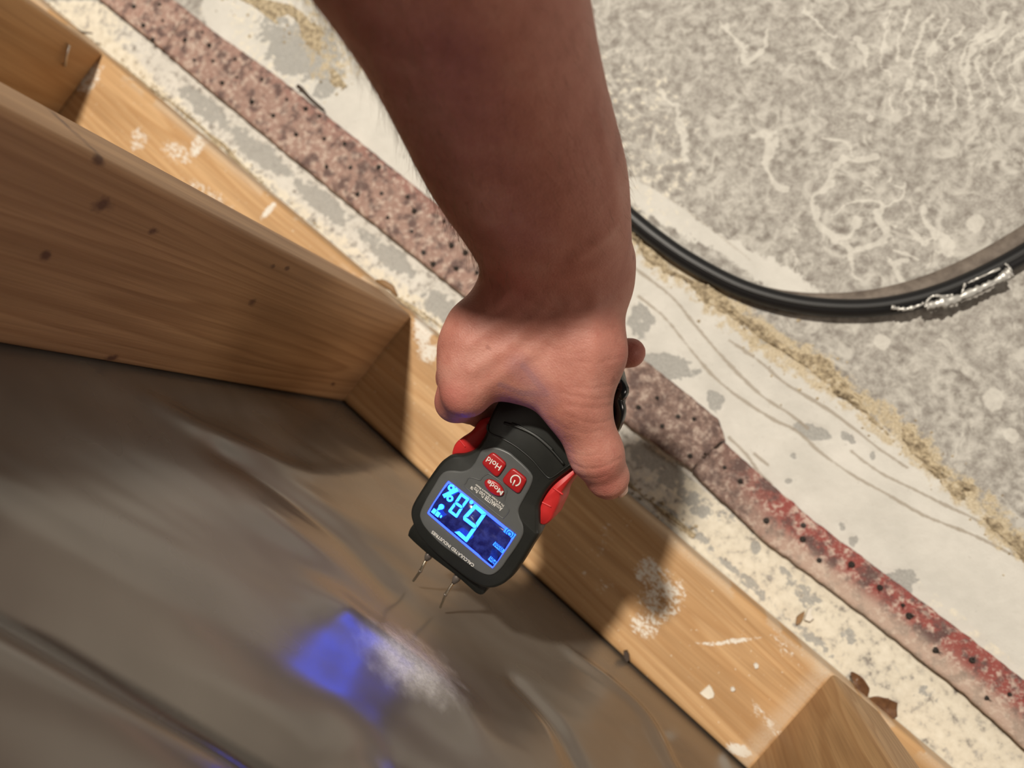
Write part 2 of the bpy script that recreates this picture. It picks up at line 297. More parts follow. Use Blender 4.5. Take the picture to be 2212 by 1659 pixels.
for (a, b, r_, st) in [(222, 444, .0042, 1.3), (333, 499, .0028, 1.3), (100, 550, .003, 1.2), (545, 652, .0032, 1.3), (590, 575, .002, 1.5), (620, 580, .002, 1.5), (240, 775, .003, 1.4), (215, 347, .003, 1.2), (720, 830, .002, 2)]:
    d = ray(a, b); P = CAM + d * (0 - CAM[0]) / d[0]; KN.append((P[1] + DEP / 2, P[2] - HP - .0004, r_, st))
s2m = wood('pine stud', 2, (.03, -.012), S2L, S2D, ring=150, tilt=.06, kn=KN)
s1m = wood('pine stud smooth', 2, (.10, .03), (.60, .37, .18), (.44, .24, .10), ring=110, tilt=.02)
s3m = wood('pine stud striped', 2, (-.06, .02), (.60, .38, .185), (.40, .21, .08), ring=190, tilt=.01)
stud(-.038, 0, s2m, 'large knotty pine stud filling the left of the photo, beside the hand')
stud(-.438, -.400, s1m, 'pine stud partly hidden in the top left corner with a bright staple')
stud(.398, .436, s3m, 'pine stud with striped grain at the bottom right beside the dry leaf')
# staple bent out of far stud
P0 = CAM + ray(148, 98) * ((-.3985 - CAM[0]) / ray(148, 98)[0]); P1 = CAM + ray(139, 142) * ((-.3965 - CAM[0]) / ray(139, 142)[0])
steel = plain('bright steel', (.75, .72, .66), .3, .5, 1.0)
tag(tube('staple', [P0 + (-.002, 0, 0), P0 + (.0008, 0, 0), (P0 + P1) / 2, P1 + (.001, 0, 0), P1 + (-.0025, 0, 0)], .0011, steel, seg=6), 'shiny bent staple in the face of the top left stud', 'staple')

# ================================================================ PLASTIC SHEET
def sheet_material():
    t = NT('polyethylene film', .26, .6)
    n = t.noise(1.0, 3, .5, t.mapv((9, 9, 14), rot=(0, .6, 0))); n2 = t.noise(900, 2)
    col = t.ramp(n, [(.3, (.098, .082, .07)), (.7, (.165, .146, .124))]); dn = t.noise(420, 3, .7); sc = t.math('MULTIPLY', t.attr('pale_patch'), t.ramp(dn, [(.3, .6), (.65, 1.0)])); col = t.mix(sc, col, (.80, .78, .74))
    t.put(t.ramp(n, [(.3, .20), (.7, .30)]), t.b.inputs['Roughness'])
    t.b.inputs['IOR'].default_value = 1.62
    t.b.inputs['Coat Weight'].default_value = .15; t.b.inputs['Coat Roughness'].default_value = .16
    t.bump(n2, .05, .0002)
    return t.color(col)
sx = np.concatenate([np.arange(-1.0, -.06, .03), np.arange(-.045, .46, .0025), np.arange(.47, 1.2, .03)]); sz = np.concatenate([np.arange(.0, .52, .0025), np.arange(.53, 2.42, .04)])
SX, SZ = np.meshgrid(sx, sz, indexing='ij'); PU, PV = topx(np.stack([SX, 0 * SX - DEP, SZ], -1))
bay = np.clip((SX - .0) / .398, 0, 1); inb = (SX > -.001) & (SX < .399)
OFF = -.0012 - .0115 * np.where(inb, np.sin(np.pi * bay) ** .8, 0) * sstep(.02, .25, SZ)     # film bellies outwards between studs
def fold(pts, wd, h, side=0):
    """ridge (h>0) or groove along a polyline given as points on the film"""
    W = [aty(p[0], p[1], -DEP) for p in catmull(pts, 6)]; q = [(P[0], P[2]) for P in W]
    D = seg_dist(SX, SZ, q); return h * np.exp(-(D / wd) ** 2)
OFF = OFF + fold([(-60, 1120), (0, 1150), (150, 1235), (300, 1322), (500, 1440), (650, 1525), (760, 1580)], .019, -.0175)
OFF = OFF + fold([(0, 1120), (300, 1285), (500, 1390), (700, 1500), (800, 1570), (900, 1640)], .009, .0030)
OFF = OFF + fold([(-100, 1260), (200, 1420), (500, 1590)], .03, .006)
OFF = OFF + fold([(340, 860), (450, 910), (600, 965), (720, 1010), (850, 1015)], .010, .0018)
OFF = OFF + fold([(500, 960), (640, 1040), (760, 1130), (860, 1220)], .014, -.0022)
OFF = OFF + fold([(600, 1080), (700, 1150), (820, 1235)], .012, .0010)
OFF = OFF + fold([(1240, 1400), (1330, 1470), (1400, 1540), (1470, 1659)], .007, .0025)
OFF = OFF + fold([(1150, 1450), (1230, 1540), (1290, 1659)], .008, -.0022)
OFF = OFF + fold([(780, 1290), (900, 1380), (1010, 1480)], .020, .005)
OFF = OFF + .006 * (vnoise(SX + SZ * .8, SZ * .5, 11, 21, 2) - .5) + .0006 * (vnoise(SX + SZ, SZ * .5, 45, 22, 2) - .5)
OFF = np.minimum(OFF, -.0012) if False else OFF
hold = sstep(.0, .03, np.abs(SX - 0)) * sstep(0, .03, np.abs(SX + .038)) * sstep(0, .03, np.abs(SX - .398)) * sstep(0, .03, np.abs(SX - .436)) * sstep(.03, .11, SZ)
hold = np.where(((SX > -.04) & (SX < .001)) | ((SX > .397) & (SX < .437)), 0, hold)
OFF = np.minimum(-.0012 + (OFF + .0012) * hold, .012); OFF = np.where(hold < .02, -.0012, OFF)
me_v = np.stack([SX, -DEP + OFF, SZ], -1)
nsx, nsz = SX.shape; idx = np.arange(nsx * nsz).reshape(nsx, nsz)
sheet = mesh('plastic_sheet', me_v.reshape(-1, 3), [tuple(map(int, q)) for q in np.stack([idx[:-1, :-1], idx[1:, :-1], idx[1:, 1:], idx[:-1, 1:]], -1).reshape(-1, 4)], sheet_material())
pale_w = sstep(1.25, .35, np.hypot(((PU - 922) * .80 + (PV - 1400) * .60) / 125, (-(PU - 922) * .60 + (PV - 1400) * .80) / 50) + (vnoise(SX, SZ, 120, 77) - .5) * .7) * .8  # whitish elongated patch mixed into the film colour
at = sheet.data.attributes.new('pale_patch', 'FLOAT', 'POINT'); at.data.foreach_set('value', pale_w.astype(np.float32).ravel())
sm = sheet.modifiers.new('thickness', 'SOLIDIFY'); sm.thickness = .0003; sm.offset = 1
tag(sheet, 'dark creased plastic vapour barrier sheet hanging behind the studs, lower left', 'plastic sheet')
m_bw = NT('foundation concrete', .9); bwm = m_bw.color(m_bw.ramp(m_bw.noise(12, 5), [(.3, (.16, .15, .14)), (.7, (.26, .24, .22))]))
tag(beveled_box('wall_back', (-4, -.36, 0), (4, -.22, 2.5), bwm, .002), kind='structure')

# ================================================================ TACK STRIPS
def strip_material():
    t = NT('old tack strip wood', .7, .3); o = t.sep(t.tc.outputs['Object'])
    n1 = t.noise(210, 4, .65); n2 = t.noise(95, 4, .6); n3 = t.noise(700, 3)
    base = t.mix(t.attr('red'), (.42, .285, .235), (.30, .075, .065))
    col = t.mix(t.ramp(n1, [(.50, 0.0), (.62, .75)]), base, (.66, .54, .46))
    col = t.mix(t.ramp(n2, [(.38, .9), (.52, 0.0)]), col, (.12, .075, .07))
    col = t.mix(t.attr('dust'), col, (.60, .49, .40))
    col = t.mix(t.math('MULTIPLY', t.attr('grime'), t.ramp(n1, [(.35, 1.0), (.62, .35)])), col, (.115, .075, .065))
    col = t.mix(t.ramp(n3, [(.62, 0.0), (.72, .5)]), col, (.74, .64, .56))
    t.bump(t.math('ADD', n1, n3), .5, .0012)
    return t.color(col)
stripm = strip_material(); rust = plain('rusted tack', (.035, .028, .024), .6, .4); TH = .007
def tack_strip(name, up, lo, label, tacks, endcut=0):
    up = [atz(a, b, TH)[:2] for a, b in up]; lo = [atz(a, b, TH)[:2] for a, b in lo]
    def resample(P, n):
        P = np.array(P); L = np.r_[0, np.cumsum(np.hypot(*(P[1:] - P[:-1]).T))]; s = np.linspace(0, L[-1], n); return np.stack([np.interp(s, L, P[:, 0]), np.interp(s, L, P[:, 1])], 1)
    n = max(24, int(np.hypot(*(np.array(up[-1]) - up[0])) / .0022)); A = resample(up, n); B = resample(lo, n); K = 18
    c0 = (A[0] + B[0]) / 2; root = bpy.data.objects.new(name, None)
    v = []; red = []; dust = []; grime = []
    for i in range(n):
        for k in range(K + 1):
            s = k / K; p = A[i] * (1 - s) + B[i] * s; e = min(s, 1 - s, i / n * 8 + .0, (n - 1 - i) / n * 8); j = noise.noise(Vector((p[0] * 130, p[1] * 130, 2)))
            dn = (B[i] - A[i]) / np.linalg.norm(B[i] - A[i]); edge = (1 if k == 0 else -1 if k == K else 0)
            p = p - dn * edge * .0009 * j
            if i in (0, n - 1): p = p + (A[1] - A[0]) / np.linalg.norm(A[1] - A[0]) * .004 * noise.noise(Vector((s * 9, i, 5)))
            v.append((p[0], p[1], TH + .0006 * j - (.0012 if edge else 0)))
            U_, V_ = topx(np.array([p[0], p[1], TH]))
            r_ = .1 + .75 * sstep(.35, .0, s) * sstep(250, 900, U_) * .55 if U_ < 1200 else sstep(1500, 1700, U_) * (.98 - .75 * sstep(.35, .75, s))
            red.append(max(.0, float(r_) + .12 * j)); dust.append(float(sstep(1520, 1800, U_) * sstep(.42, .8, s) * .55)); grime.append(float(.9 * sstep(220, 60, abs(U_ - 1480)) + .25 * sstep(250, 500, U_) * sstep(1200, 900, U_)))
    nt = len(v)
    for i in range(n):
        for k in (0, K): q = v[i * (K + 1) + k]; v.append((q[0], q[1], .0004)); red.append(.3); dust.append(0); grime.append(.5)
    f = [(i * (K + 1) + k, i * (K + 1) + k + 1, (i + 1) * (K + 1) + k + 1, (i + 1) * (K + 1) + k) for i in range(n - 1) for k in range(K)]
    for i in range(n - 1):
        f.append((i * (K + 1), (i + 1) * (K + 1), nt + 2 * (i + 1), nt + 2 * i)); f.append((i * (K + 1) + K, (i + 1) * (K + 1) + K, nt + 2 * (i + 1) + 1, nt + 2 * i + 1))
    f.append(tuple(range(K + 1)) + (nt + 1, nt)); f.append(tuple(range((n - 1) * (K + 1), n * (K + 1))) + (nt + 2 * n - 1, nt + 2 * n - 2))
    o = fix(mesh(name, v, f, stripm))
    for nme, a in (('red', red), ('dust', dust), ('grime', grime)):
        at = o.data.attributes.new(nme, 'FLOAT', 'POINT'); at.data.foreach_set('value', np.clip(a, 0, 1).astype(np.float32))
    tag(o, label, 'tack strip', 'tack strips along the wall')
    tm = None
    for (a, b) in tacks:
        P = atz(a, b, TH)
        if tm is None:
            bm = bmesh.new(); bmesh.ops.create_cone(bm, cap_ends=True, segments=7, radius1=.0023, radius2=.0016, depth=.0014)
            r2 = bmesh.ops.create_cone(bm, cap_ends=True, segments=6, radius1=.0007, radius2=.0001, depth=.006); bmesh.ops.translate(bm, verts=r2['verts'], vec=(0, 0, .0026))
            tm = bpy.data.meshes.new('tack'); bm.to_mesh(tm); bm.free(); tm.materials.append(rust)
        t = bpy.data.objects.new('tack', tm); COL.objects.link(t); t.parent = o; t.location = (P[0], P[1], TH + .0004); t.rotation_euler = (random.uniform(-.5, .5), random.uniform(-.5, .5), random.uniform(0, 6)); s = random.uniform(.7, 1.25); t.scale = (s, s, s)
    return o
tack_strip('tack_strip', [(180, -180), (300, -60), (405, 22)], [(-20, -200), (217, 0), (352, 108)], 'short pink piece of tack strip at the top left, before the joint', [(310, 55), (345, 10), (352, 45), (290, 15), (330, 85)])
tack_strip('tack_strip', [(407, 24), (466, 70), (597, 163), (781, 309), (1003, 488), (1250, 670), (1440, 815), (1552, 905), (1566, 945)], [(354, 112), (564, 287), (813, 488), (1003, 640), (1200, 800), (1360, 922), (1460, 992), (1492, 1014)],
           'longest speckled pink tack strip running from the top left under the hand',
           [(400, 88), (438, 70), (460, 132), (508, 128), (512, 168), (566, 172), (452, 98), (620, 215), (660, 235), (706, 360), (745, 310), (690, 250), (758, 362), (818, 362), (772, 420), (825, 418), (880, 425), (895, 455), (838, 470), (590, 250), (640, 290), (545, 220), (960, 478), (975, 530), (915, 545), (935, 570), (1005, 545), (890, 500), (1030, 590), (985, 580), (700, 300), (1420, 860), (1380, 880), (1490, 985), (1465, 900), (1500, 905), (1430, 920), (420, 130), (480, 180)])
tack_strip('tack_strip', [(1563, 955), (1753, 1121), (1955, 1272), (2055, 1347), (2212, 1468), (2330, 1560)], [(1494, 1020), (1653, 1171), (1804, 1282), (1955, 1398), (2075, 1493), (2181, 1589), (2290, 1690)],
           'dark red dusty tack strip running to the lower right corner',
           [(1655, 1125), (1735, 1135), (1770, 1210), (1838, 1220), (1735, 1165), (1950, 1308), (2022, 1405), (2100, 1425), (2132, 1508), (1965, 1330), (1600, 1040), (1900, 1270), (2180, 1500), (1565, 1010)])

# ================================================================ ADHESIVE RESIDUE
def adhesive_mat():
    t = NT('crumbly adhesive', .85, .2); n = t.noise(240, 4, .6); n2 = t.noise(900, 3)
    c = t.ramp(n, [(.32, (.20, .155, .10)), (.46, (.40, .325, .22)), (.60, (.60, .50, .34)), (.75, (.68, .62, .50))]); t.bump(t.math('ADD', n, n2), .6, .002); return t.color(c)
adm = adhesive_mat()
def ridge(name, path, width, height, label, seedz, dens=.0013):
    P = np.array([atz(a, b, 0) for a, b in catmull(path, 8)])[:, :2]; L = np.r_[0, np.cumsum(np.hypot(*(P[1:] - P[:-1]).T))]; n = int(L[-1] / dens); s = np.linspace(0, L[-1], n)
    C_ = np.stack([np.interp(s, L, P[:, 0]), np.interp(s, L, P[:, 1])], 1); T = np.gradient(C_, axis=0); T /= np.linalg.norm(T, axis=1)[:, None]; N_ = np.stack([-T[:, 1], T[:, 0]], 1); K = 22; v = []
    for i in range(n):
        for k in range(K + 1):
            q = (k / K * 2 - 1); wd = width * (.75 + .9 * (noise.noise(Vector((s[i] * 28, 0, seedz))) )); p = C_[i] + N_[i] * q * wd
            pr = max(0, 1 - abs(q) ** 2.2); h = noise.noise(Vector((p[0] * 95, p[1] * 95, seedz))) * .5 + .45; h2 = abs(noise.noise(Vector((p[0] * 330, p[1] * 330, seedz + 3)))); on = sstep(-.15, .12, noise.noise(Vector((s[i] * 22, q, seedz + 9))) + .15)
            v.append((p[0], p[1], -.0016 + float(on) * pr * height * max(0, h) * (.45 + 1.5 * h2) + .0006 * pr))
    f = [(i * (K + 1) + k, i * (K + 1) + k + 1, (i + 1) * (K + 1) + k + 1, (i + 1) * (K + 1) + k) for i in range(n - 1) for k in range(K)]
    r_ = random.Random(int(seedz))
    for _ in range(int(L[-1] * 420)):      # loose crumbs beside the ridge
        i = r_.randrange(n); q = r_.gauss(0, 1.0); p = C_[i] + N_[i] * q * width; rr = r_.uniform(.0006, .0019); b = len(v); h = rr * r_.uniform(.5, 1.1)
        for k in range(5): a = k * 1.2566 + r_.random(); v.append((p[0] + rr * math.cos(a), p[1] + rr * math.sin(a), -.001))
        v.append((p[0] + rr * .2, p[1], h)); f += [(b + k, b + (k + 1) % 5, b + 5) for k in range(5)]
    o = mesh(name, v, f, adm); return tag(o, label, 'adhesive', None, 'stuff')
ridge('adhesive_residue', ADH, .011, .0085, 'ridge of crumbly yellow glue on the floor, right of the hand', 11)
ridge('adhesive_residue', [(470, -60), (560, 5), (640, 40), (700, 110), (745, 190)], .013, .004, 'thin scattered cream glue left of the forearm at the top', 23)
ridge('plaster_lip', [(60, -30), (150, 60), (230, 120), (400, 245), (560, 395), (640, 470), (700, 520), (760, 590), (880, 660), (960, 715), (1050, 790), (1200, 900), (1340, 1030), (1500, 1160)], .0035, .0060, 'cream plaster residue line beside the bottom plate', 31)

# ================================================================ CABLE / RUBBER EDGE
rub = plain('black rubber', (.010, .010, .011), .42, .4)
cpath = catmull([(1120, -260), (1150, 40), (1220, 300), (1290, 400), (1345, 455), (1420, 517), (1500, 571), (1600, 622), (1700, 652), (1800, 665), (1900, 663), (2000, 643), (2100, 606), (2212, 548), (2330, 470), (2450, 360)], 10)
cw = np.array([atz(a, b, .0065) for a, b in cpath])
cable = tube('black_hose', cw, .0070, rub, seg=16, flat=.92); tag(cable, 'black rubber hose curving across the grey floor on the right', 'hose')
g = tube('seam', cw + np.array([-.0005, -.0012, .0064]), .0009, plain('rubber seam', (.03, .03, .03), .35), cable, seg=6)
# flat grey-brown flap along the inner side
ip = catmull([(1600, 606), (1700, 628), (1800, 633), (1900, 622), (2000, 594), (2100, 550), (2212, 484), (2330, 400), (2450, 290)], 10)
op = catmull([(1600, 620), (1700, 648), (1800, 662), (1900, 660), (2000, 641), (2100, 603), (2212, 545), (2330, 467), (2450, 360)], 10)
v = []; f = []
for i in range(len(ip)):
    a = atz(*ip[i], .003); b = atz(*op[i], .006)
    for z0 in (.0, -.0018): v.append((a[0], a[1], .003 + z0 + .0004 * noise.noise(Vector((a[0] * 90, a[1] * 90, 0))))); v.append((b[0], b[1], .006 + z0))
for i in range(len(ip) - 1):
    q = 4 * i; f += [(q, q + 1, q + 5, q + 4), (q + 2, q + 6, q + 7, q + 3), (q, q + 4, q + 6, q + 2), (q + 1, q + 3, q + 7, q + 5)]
tg = NT('grey brown band', .7, .3); ribbon = fix(mesh('ribbon', v, f, tg.color(tg.ramp(tg.noise(120, 4), [(.35, (.13, .105, .088)), (.65, (.215, .18, .15))])), cable)); tag(ribbon, 'flat grey brown inner flap of the hose')
torn = plain('torn silver film', (.50, .49, .46), .38, .6, .4)
for (pts, wd) in [([(1925, 664), (1955, 668), (1985, 660), (1995, 655)], .0012), ([(2000, 662), (2030, 655), (2070, 644), (2120, 622), (2160, 603), (2183, 588)], .0030), ([(1998, 664), (2003, 650), (2015, 640), (2040, 640), (2058, 637)], .0008), ([(2078, 636), (2084, 612)], .0008), ([(2183, 588), (2178, 576), (2170, 570)], .0009), ([(2090, 612), (2120, 598), (2160, 580)], .0007)]:
    q = [atz(a, b, .0135) + np.array([0, 0, .001 * random.random()]) for a, b in catmull(pts, 7)]
    rr = [wd * random.uniform(.6, 1.7) for _ in q]; tube('torn_film', q, rr, torn, cable, seg=6, flat=.35)

# ================================================================ SMALL DEBRIS
lm_ = NT('dry leaf', .35, .5); leafm = lm_.color(lm_.ramp(lm_.noise(220, 4), [(.3, (.10, .045, .022)), (.7, (.19, .095, .045))])); lm_.bump(lm_.noise(500, 3), .4, .001)
leaf = bpy.data.objects.new('dry_leaf', None); COL.objects.link(leaf); L0 = atz(1868, 1515, .012); leaf.location = L0; tag(leaf, 'curled dry brown leaf on the floor by the lower right stud', 'leaf')
def leaf_blade(name, spine, widths, lift, curl):
    sp = catmull(spine, 5); n = len(sp); wd = np.interp(np.linspace(0, 1, n), np.linspace(0, 1, len(widths)), widths); v = []; f = []; K = 8
    P = np.array([atz(a, b, l) for (a, b), l in zip(sp, np.interp(np.linspace(0, 1, n), np.linspace(0, 1, len(lift)), lift))])
    for i in range(n):
        T = P[min(n - 1, i + 1)] - P[max(0, i - 1)]; T /= np.linalg.norm(T); S = np.cross(T, (0, 0, 1)); S /= np.linalg.norm(S)
        for k in range(K + 1):
            q = k / K * 2 - 1; v.append(P[i] + S * q * wd[i] + np.array([0, 0, curl * abs(q) ** 1.7 * wd[i] + .0006 * noise.noise(Vector((i * .8, k, 1)))]) - L0)
    f = [(i * (K + 1) + k, i * (K + 1) + k + 1, (i + 1) * (K + 1) + k + 1, (i + 1) * (K + 1) + k) for i in range(n - 1) for k in range(K)]
    o = mesh(name, v, f, leafm, leaf); m = o.modifiers.new('t', 'SOLIDIFY'); m.thickness = .0004; return o
leaf_blade('leaf_blade', [(1838, 1452), (1852, 1468), (1864, 1490), (1868, 1508)], [.0008, .0035, .0042, .0010], [.010, .016, .014, .011], .5)
leaf_blade('leaf_blade', [(1872, 1516), (1890, 1520), (1912, 1530), (1938, 1532)], [.0012, .0058, .0078, .0045], [.011, .013, .012, .010], .35)
leaf_blade('leaf_blade', [(1872, 1522), (1892, 1538), (1912, 1560), (1928, 1578)], [.0012, .0050, .0034, .0006], [.011, .011, .008, .005], .5)
tube('stem', [atz(a, b, z) - L0 for a, b, z in [(1835, 1503, .013), (1850, 1512, .012), (1870, 1530, .011), (1900, 1558, .009), (1938, 1586, .005)]], [.0013, .0011, .001, .0009, .0005], leafm, leaf, seg=6)
def chip(name, px, py, z, poly, mat, label, cat, th=.0012, tilt=.0):
    C0 = atz(px, py, z); pts = [atz(px + a, py + b, z) - C0 for a, b in poly]; n = len(pts); v = [(p[0], p[1], 0.0001) for p in pts] + [(p[0] * .9, p[1] * .9, th + p[0] * tilt) for p in pts]
    f = [tuple(range(n))[::-1], tuple(range(n, 2 * n))] + [(i, (i + 1) % n, n + (i + 1) % n, n + i) for i in range(n)]
    o = fix(mesh(name, v, f, mat, None, False)); o.location = C0; return tag(o, label, cat)
wp = plain('white paint flake', (.86, .80, .68), .5); dk = plain('dark bark', (.05, .03, .02), .6); wh = plain('plaster crumb', (.78, .74, .66), .8); brn = plain('brown flake', (.28, .16, .07), .6)
chip('paint_chip', 1528, 1495, HP, [(-17, 2), (-6, -8), (4, -17), (10, -10), (16, 4), (14, 12), (2, 16), (-8, 10)], wp, 'angular white paint chip lying on the bright end of the bottom plate', 'paint chip')
chip('plaster_crumb', 1633, 1437, HP, [(-6, -3), (0, -7), (6, -2), (5, 5), (-2, 7)], wh, 'white plaster crumb on the plate, upper of two near its end', 'crumb', .002)
chip('plaster_crumb', 1583, 1487, HP, [(-5, -3), (2, -5), (6, 2), (0, 6), (-5, 4)], wh, 'white plaster crumb on the plate, right of the angular paint chip', 'crumb', .002)
chip('bark_fragment', 1353, 1417, HP, [(-6, -12), (2, -14), (7, -4), (8, 8), (2, 12), (-5, 0)], dk, 'dark bark fragment on the edge of the plate against the plastic', 'fragment', .003)
chip('rust_flake', 1728, 1336, .001, [(-10, 12), (-8, -4), (2, -12), (10, -16), (6, -2), (0, 8)], brn, 'brown flake on the cream floor between plate and red strip', 'flake', .003)
chip('plaster_flake', 1748, 1328, .001, [(-12, 10), (-4, -14), (6, -20), (3, -2), (10, 6), (0, 14)], wh, 'pale curled plaster flake beside the brown flake on the floor', 'flake', .003)
dt = bpy.data.objects.new('twig_scraps', None)
zz = HP + .004
tw = tube('twig', [atz(a, b, .012) for a, b in [(140, 48), (158, 62), (176, 70), (200, 72)]], [.001, .0018, .0014, .0006], dk, seg=6); tag(tw, 'small dark twig beside the top left stud', 'twig')
sp = tube('wire_scrap', [atz(a, b, .003) for a, b in [(643, 186), (652, 192), (668, 210), (700, 238)]], [.002, .0017, .0012, .0009], dk, seg=6); tag(sp, 'thin dark wire scrap beside the pink strip near the forearm', 'wire')
kn_ = tube('bark_scrap', [atz(a, b, HP + .003) for a, b in [(812, 606), (830, 612), (846, 622), (858, 640)]], [.0012, .003, .0028, .001], brn, seg=7, flat=.5); tag(kn_, 'brown bark scrap at the foot of the large stud', 'scrap')

# ================================================================ MOISTURE METER
MX = np.array([-.77 * .98, .63 * .98, -.19]); MX /= np.linalg.norm(MX)
MY = np.array([-.55, -.835, -.30]); MY -= MX * (MY @ MX); MY /= np.linalg.norm(MY); MZ = np.cross(MX, MY)
MO = camp(1018, 1132, .385); ML = np.stack([MX, MY, MZ])            # rows: local axes in camera space
meter = bpy.data.objects.new('moisture_meter', None); COL.objects.link(meter)
RW = ML @ R                                                             # rows local axes in world
mm = Matrix(RW.T.tolist()).to_4x4(); mm.translation = Vector(c2w(MO)); meter.matrix_world = mm
tag(meter, 'black, grey and red handheld moisture meter with glowing blue display, held in the hand', 'moisture meter')
def loc(px, py, z=0.0):
    d = np.array([(px - CX) / F, -(py - CY) / F, -1.0]); n = MZ; t = ((MO + n * z) @ n) / (d @ n); q = d * t - MO; return np.array([q @ MX, q @ MY, z])
c1 = lambda p: (850 + p[0] / 3.0167, 800 + p[1] / 3.0167)     # reading frame of the first close-up
c5 = lambda p: (880 + p[0] / 5.531, 960 + p[1] / 5.53)        # reading frame of the display close-up
def L1(pts, z=0.0): return np.array([loc(*c1(p), z) for p in pts])
def L5(pts, z=0.0): return np.array([loc(*c5(p), z) for p in pts])
def pillow(name, outline, prof, mat, n=6, smooth_pts=True, parent=meter):
    """closed outline (local xy) lofted through (inset, z) rings and capped"""
    O = catmull([p[:2] for p in outline], n, True) if smooth_pts else np.array([p[:2] for p in outline])
    area = .5 * np.sum(O[:, 0] * np.roll(O[:, 1], -1) - np.roll(O[:, 0], -1) * O[:, 1])
    if area < 0: O = O[::-1]
    T = np.roll(O, -1, 0) - np.roll(O, 1, 0); T /= np.linalg.norm(T, axis=1)[:, None] + 1e-12; N_ = np.stack([-T[:, 1], T[:, 0]], 1); N_ = (N_ + np.roll(N_, 1, 0) + np.roll(N_, -1, 0)) / 3
    v = []; f = []; m = len(O)
    for (ins, z) in prof: v += [(p[0], p[1], z) for p in O + N_ * ins]
    for r_ in range(len(prof) - 1):
        for i in range(m): j = (i + 1) % m; f.append((r_ * m + i, r_ * m + j, (r_ + 1) * m + j, (r_ + 1) * m + i))
    f.append(tuple(range(m))[::-1]); f.append(tuple((len(prof) - 1) * m + i for i in range(m)))
    return fix(mesh(name, v, f, mat, parent))
def rubber_mat():
    t = NT('moulded black plastic', .42, .4); t.bump(t.noise(3500, 2), .12, .0002); return t.color(t.ramp(t.noise(60, 3), [(.3, (.010, .011, .010)), (.7, (.016, .017, .015))]))
blk = rubber_mat(); gry = plain('grey panel', (.088, .092, .092), .38, .5, bump=.08); redm = plain('red rubber', (.50, .022, .022), .45, .4, bump=.1); btn = plain('red button', (.36, .010, .012), .35, .5)
whitep = plain('white print', (.72, .70, .66), .6)
mmv = .001
BO = [(945, 1040), (945, 1080), (900, 1150), (830, 1265), (760, 1360), (690, 1412), (610, 1428), (520, 1395), (400, 1310), (250, 1185), (150, 1080), (112, 990), (103, 930), (120, 870), (180, 770), (250, 665), (310, 590), (375, 553), (450, 545), (520, 515), (570, 455), (598, 395), (607, 340)]
hp = [(1085, 850), (1150, 780), (1215, 735), (1270, 735), (1306, 775), (1328, 830), (1330, 885), (1312, 938), (1270, 985), (1231, 1016), (1200, 1040), (1180, 1062), (1165, 1090), (1163, 1115)]
OB = [loc(*c1(p)) for p in BO] + [loc(a, b) for a, b in hp]
body = pillow('body', OB, [(5.5 * mmv, -30 * mmv), (4 * mmv, -29 * mmv), (2.6 * mmv, -24 * mmv), (0, -6 * mmv), (.3 * mmv, -1.8 * mmv), (1.1 * mmv, -.5 * mmv), (2.2 * mmv, 0)], blk)
for v_ in body.data.vertices: v_.co.z -= float(.015 * sstep(-.064, -.088, v_.co.y))     # the grip dips below the face, under the palm
body.data.update()
# raised neck ridges
def rtube(name, pts5, r_, mat, z, conv=L1, closed=False, n=6):
    q = catmull(conv(pts5, z), n, closed); return tube(name, q, r_, mat, meter, seg=6, closed=closed)
rtube('neck_ridge', [(617, 350), (612, 385), (640, 415), (700, 440), (800, 498), (900, 580), (960, 650), (1010, 700), (1045, 690), (1100, 650), (1150, 615)], .0005, blk, 0)
rtube('neck_ridge', [(720, 342), (820, 375), (920, 425), (1020, 510), (1110, 612)], .0007, blk, .0)
rtube('neck_ridge', [(770, 345), (860, 385), (950, 440), (1040, 520)], .0006, blk, .0)
# red side grips
pillow('side_grip', L1([(560, 325), (505, 395), (440, 440), (400, 475), (380, 515), (378, 556), (440, 562), (530, 535), (590, 470), (620, 400), (625, 330)], -.004), [(1 * mmv, -26 * mmv), (0, -23 * mmv), (0, -6 * mmv), (1 * mmv, -4 * mmv)], redm)
gr = pillow('side_grip', L1([(1200, 660), (1165, 705), (1130, 750), (1090, 810), (1075, 870), (1045, 935), (1020, 985), (975, 1014), (935, 990), (915, 930), (930, 860), (980, 770), (1060, 700), (1150, 640)], -.004), [(1 * mmv, -26 * mmv), (0, -23 * mmv), (0, -6 * mmv), (1 * mmv, -4 * mmv)], redm)
for (a, b) in [((950, 850), (1030, 890)), ((1040, 765), (1105, 810))]: rtube('grip_rib', [a, b], .0006, redm, -.0042)
rtube('grip_rib', [(430, 452), (470, 500)], .0005, redm, -.0042)
# grey face panel
GP = [(1000, 30), (1100, 42), (1220, 95), (1300, 160), (1400, 250), (1480, 340), (1500, 410), (1470, 510), (1400, 640), (1335, 770), (1340, 860), (1375, 940), (1390, 1020), (1375, 1100), (1300, 1230), (1200, 1370), (1130, 1470), (1050, 1540), (970, 1560), (860, 1520), (730, 1430), (600, 1335), (400, 1190), (230, 1010), (165, 900), (158, 810), (230, 650), (330, 480), (390, 380), (450, 325), (540, 310), (650, 318), (740, 290), (800, 230), (850, 140), (900, 65)]
panel = pillow('face_panel', L5(GP), [(0, -.3 * mmv), (0, .3 * mmv), (.5 * mmv, .8 * mmv), (.9 * mmv, .85 * mmv)], gry)
ZP = .00085
rtube('badge_ridge', [(735, 400), (700, 460), (695, 510), (900, 690), (1115, 865), (1160, 868), (1215, 790), (1190, 730), (1165, 680), (1175, 610), (1190, 545), (1120, 450), (1000, 365), (960, 352), (900, 390), (870, 425), (800, 405)], .0003, gry, ZP, L5, True)
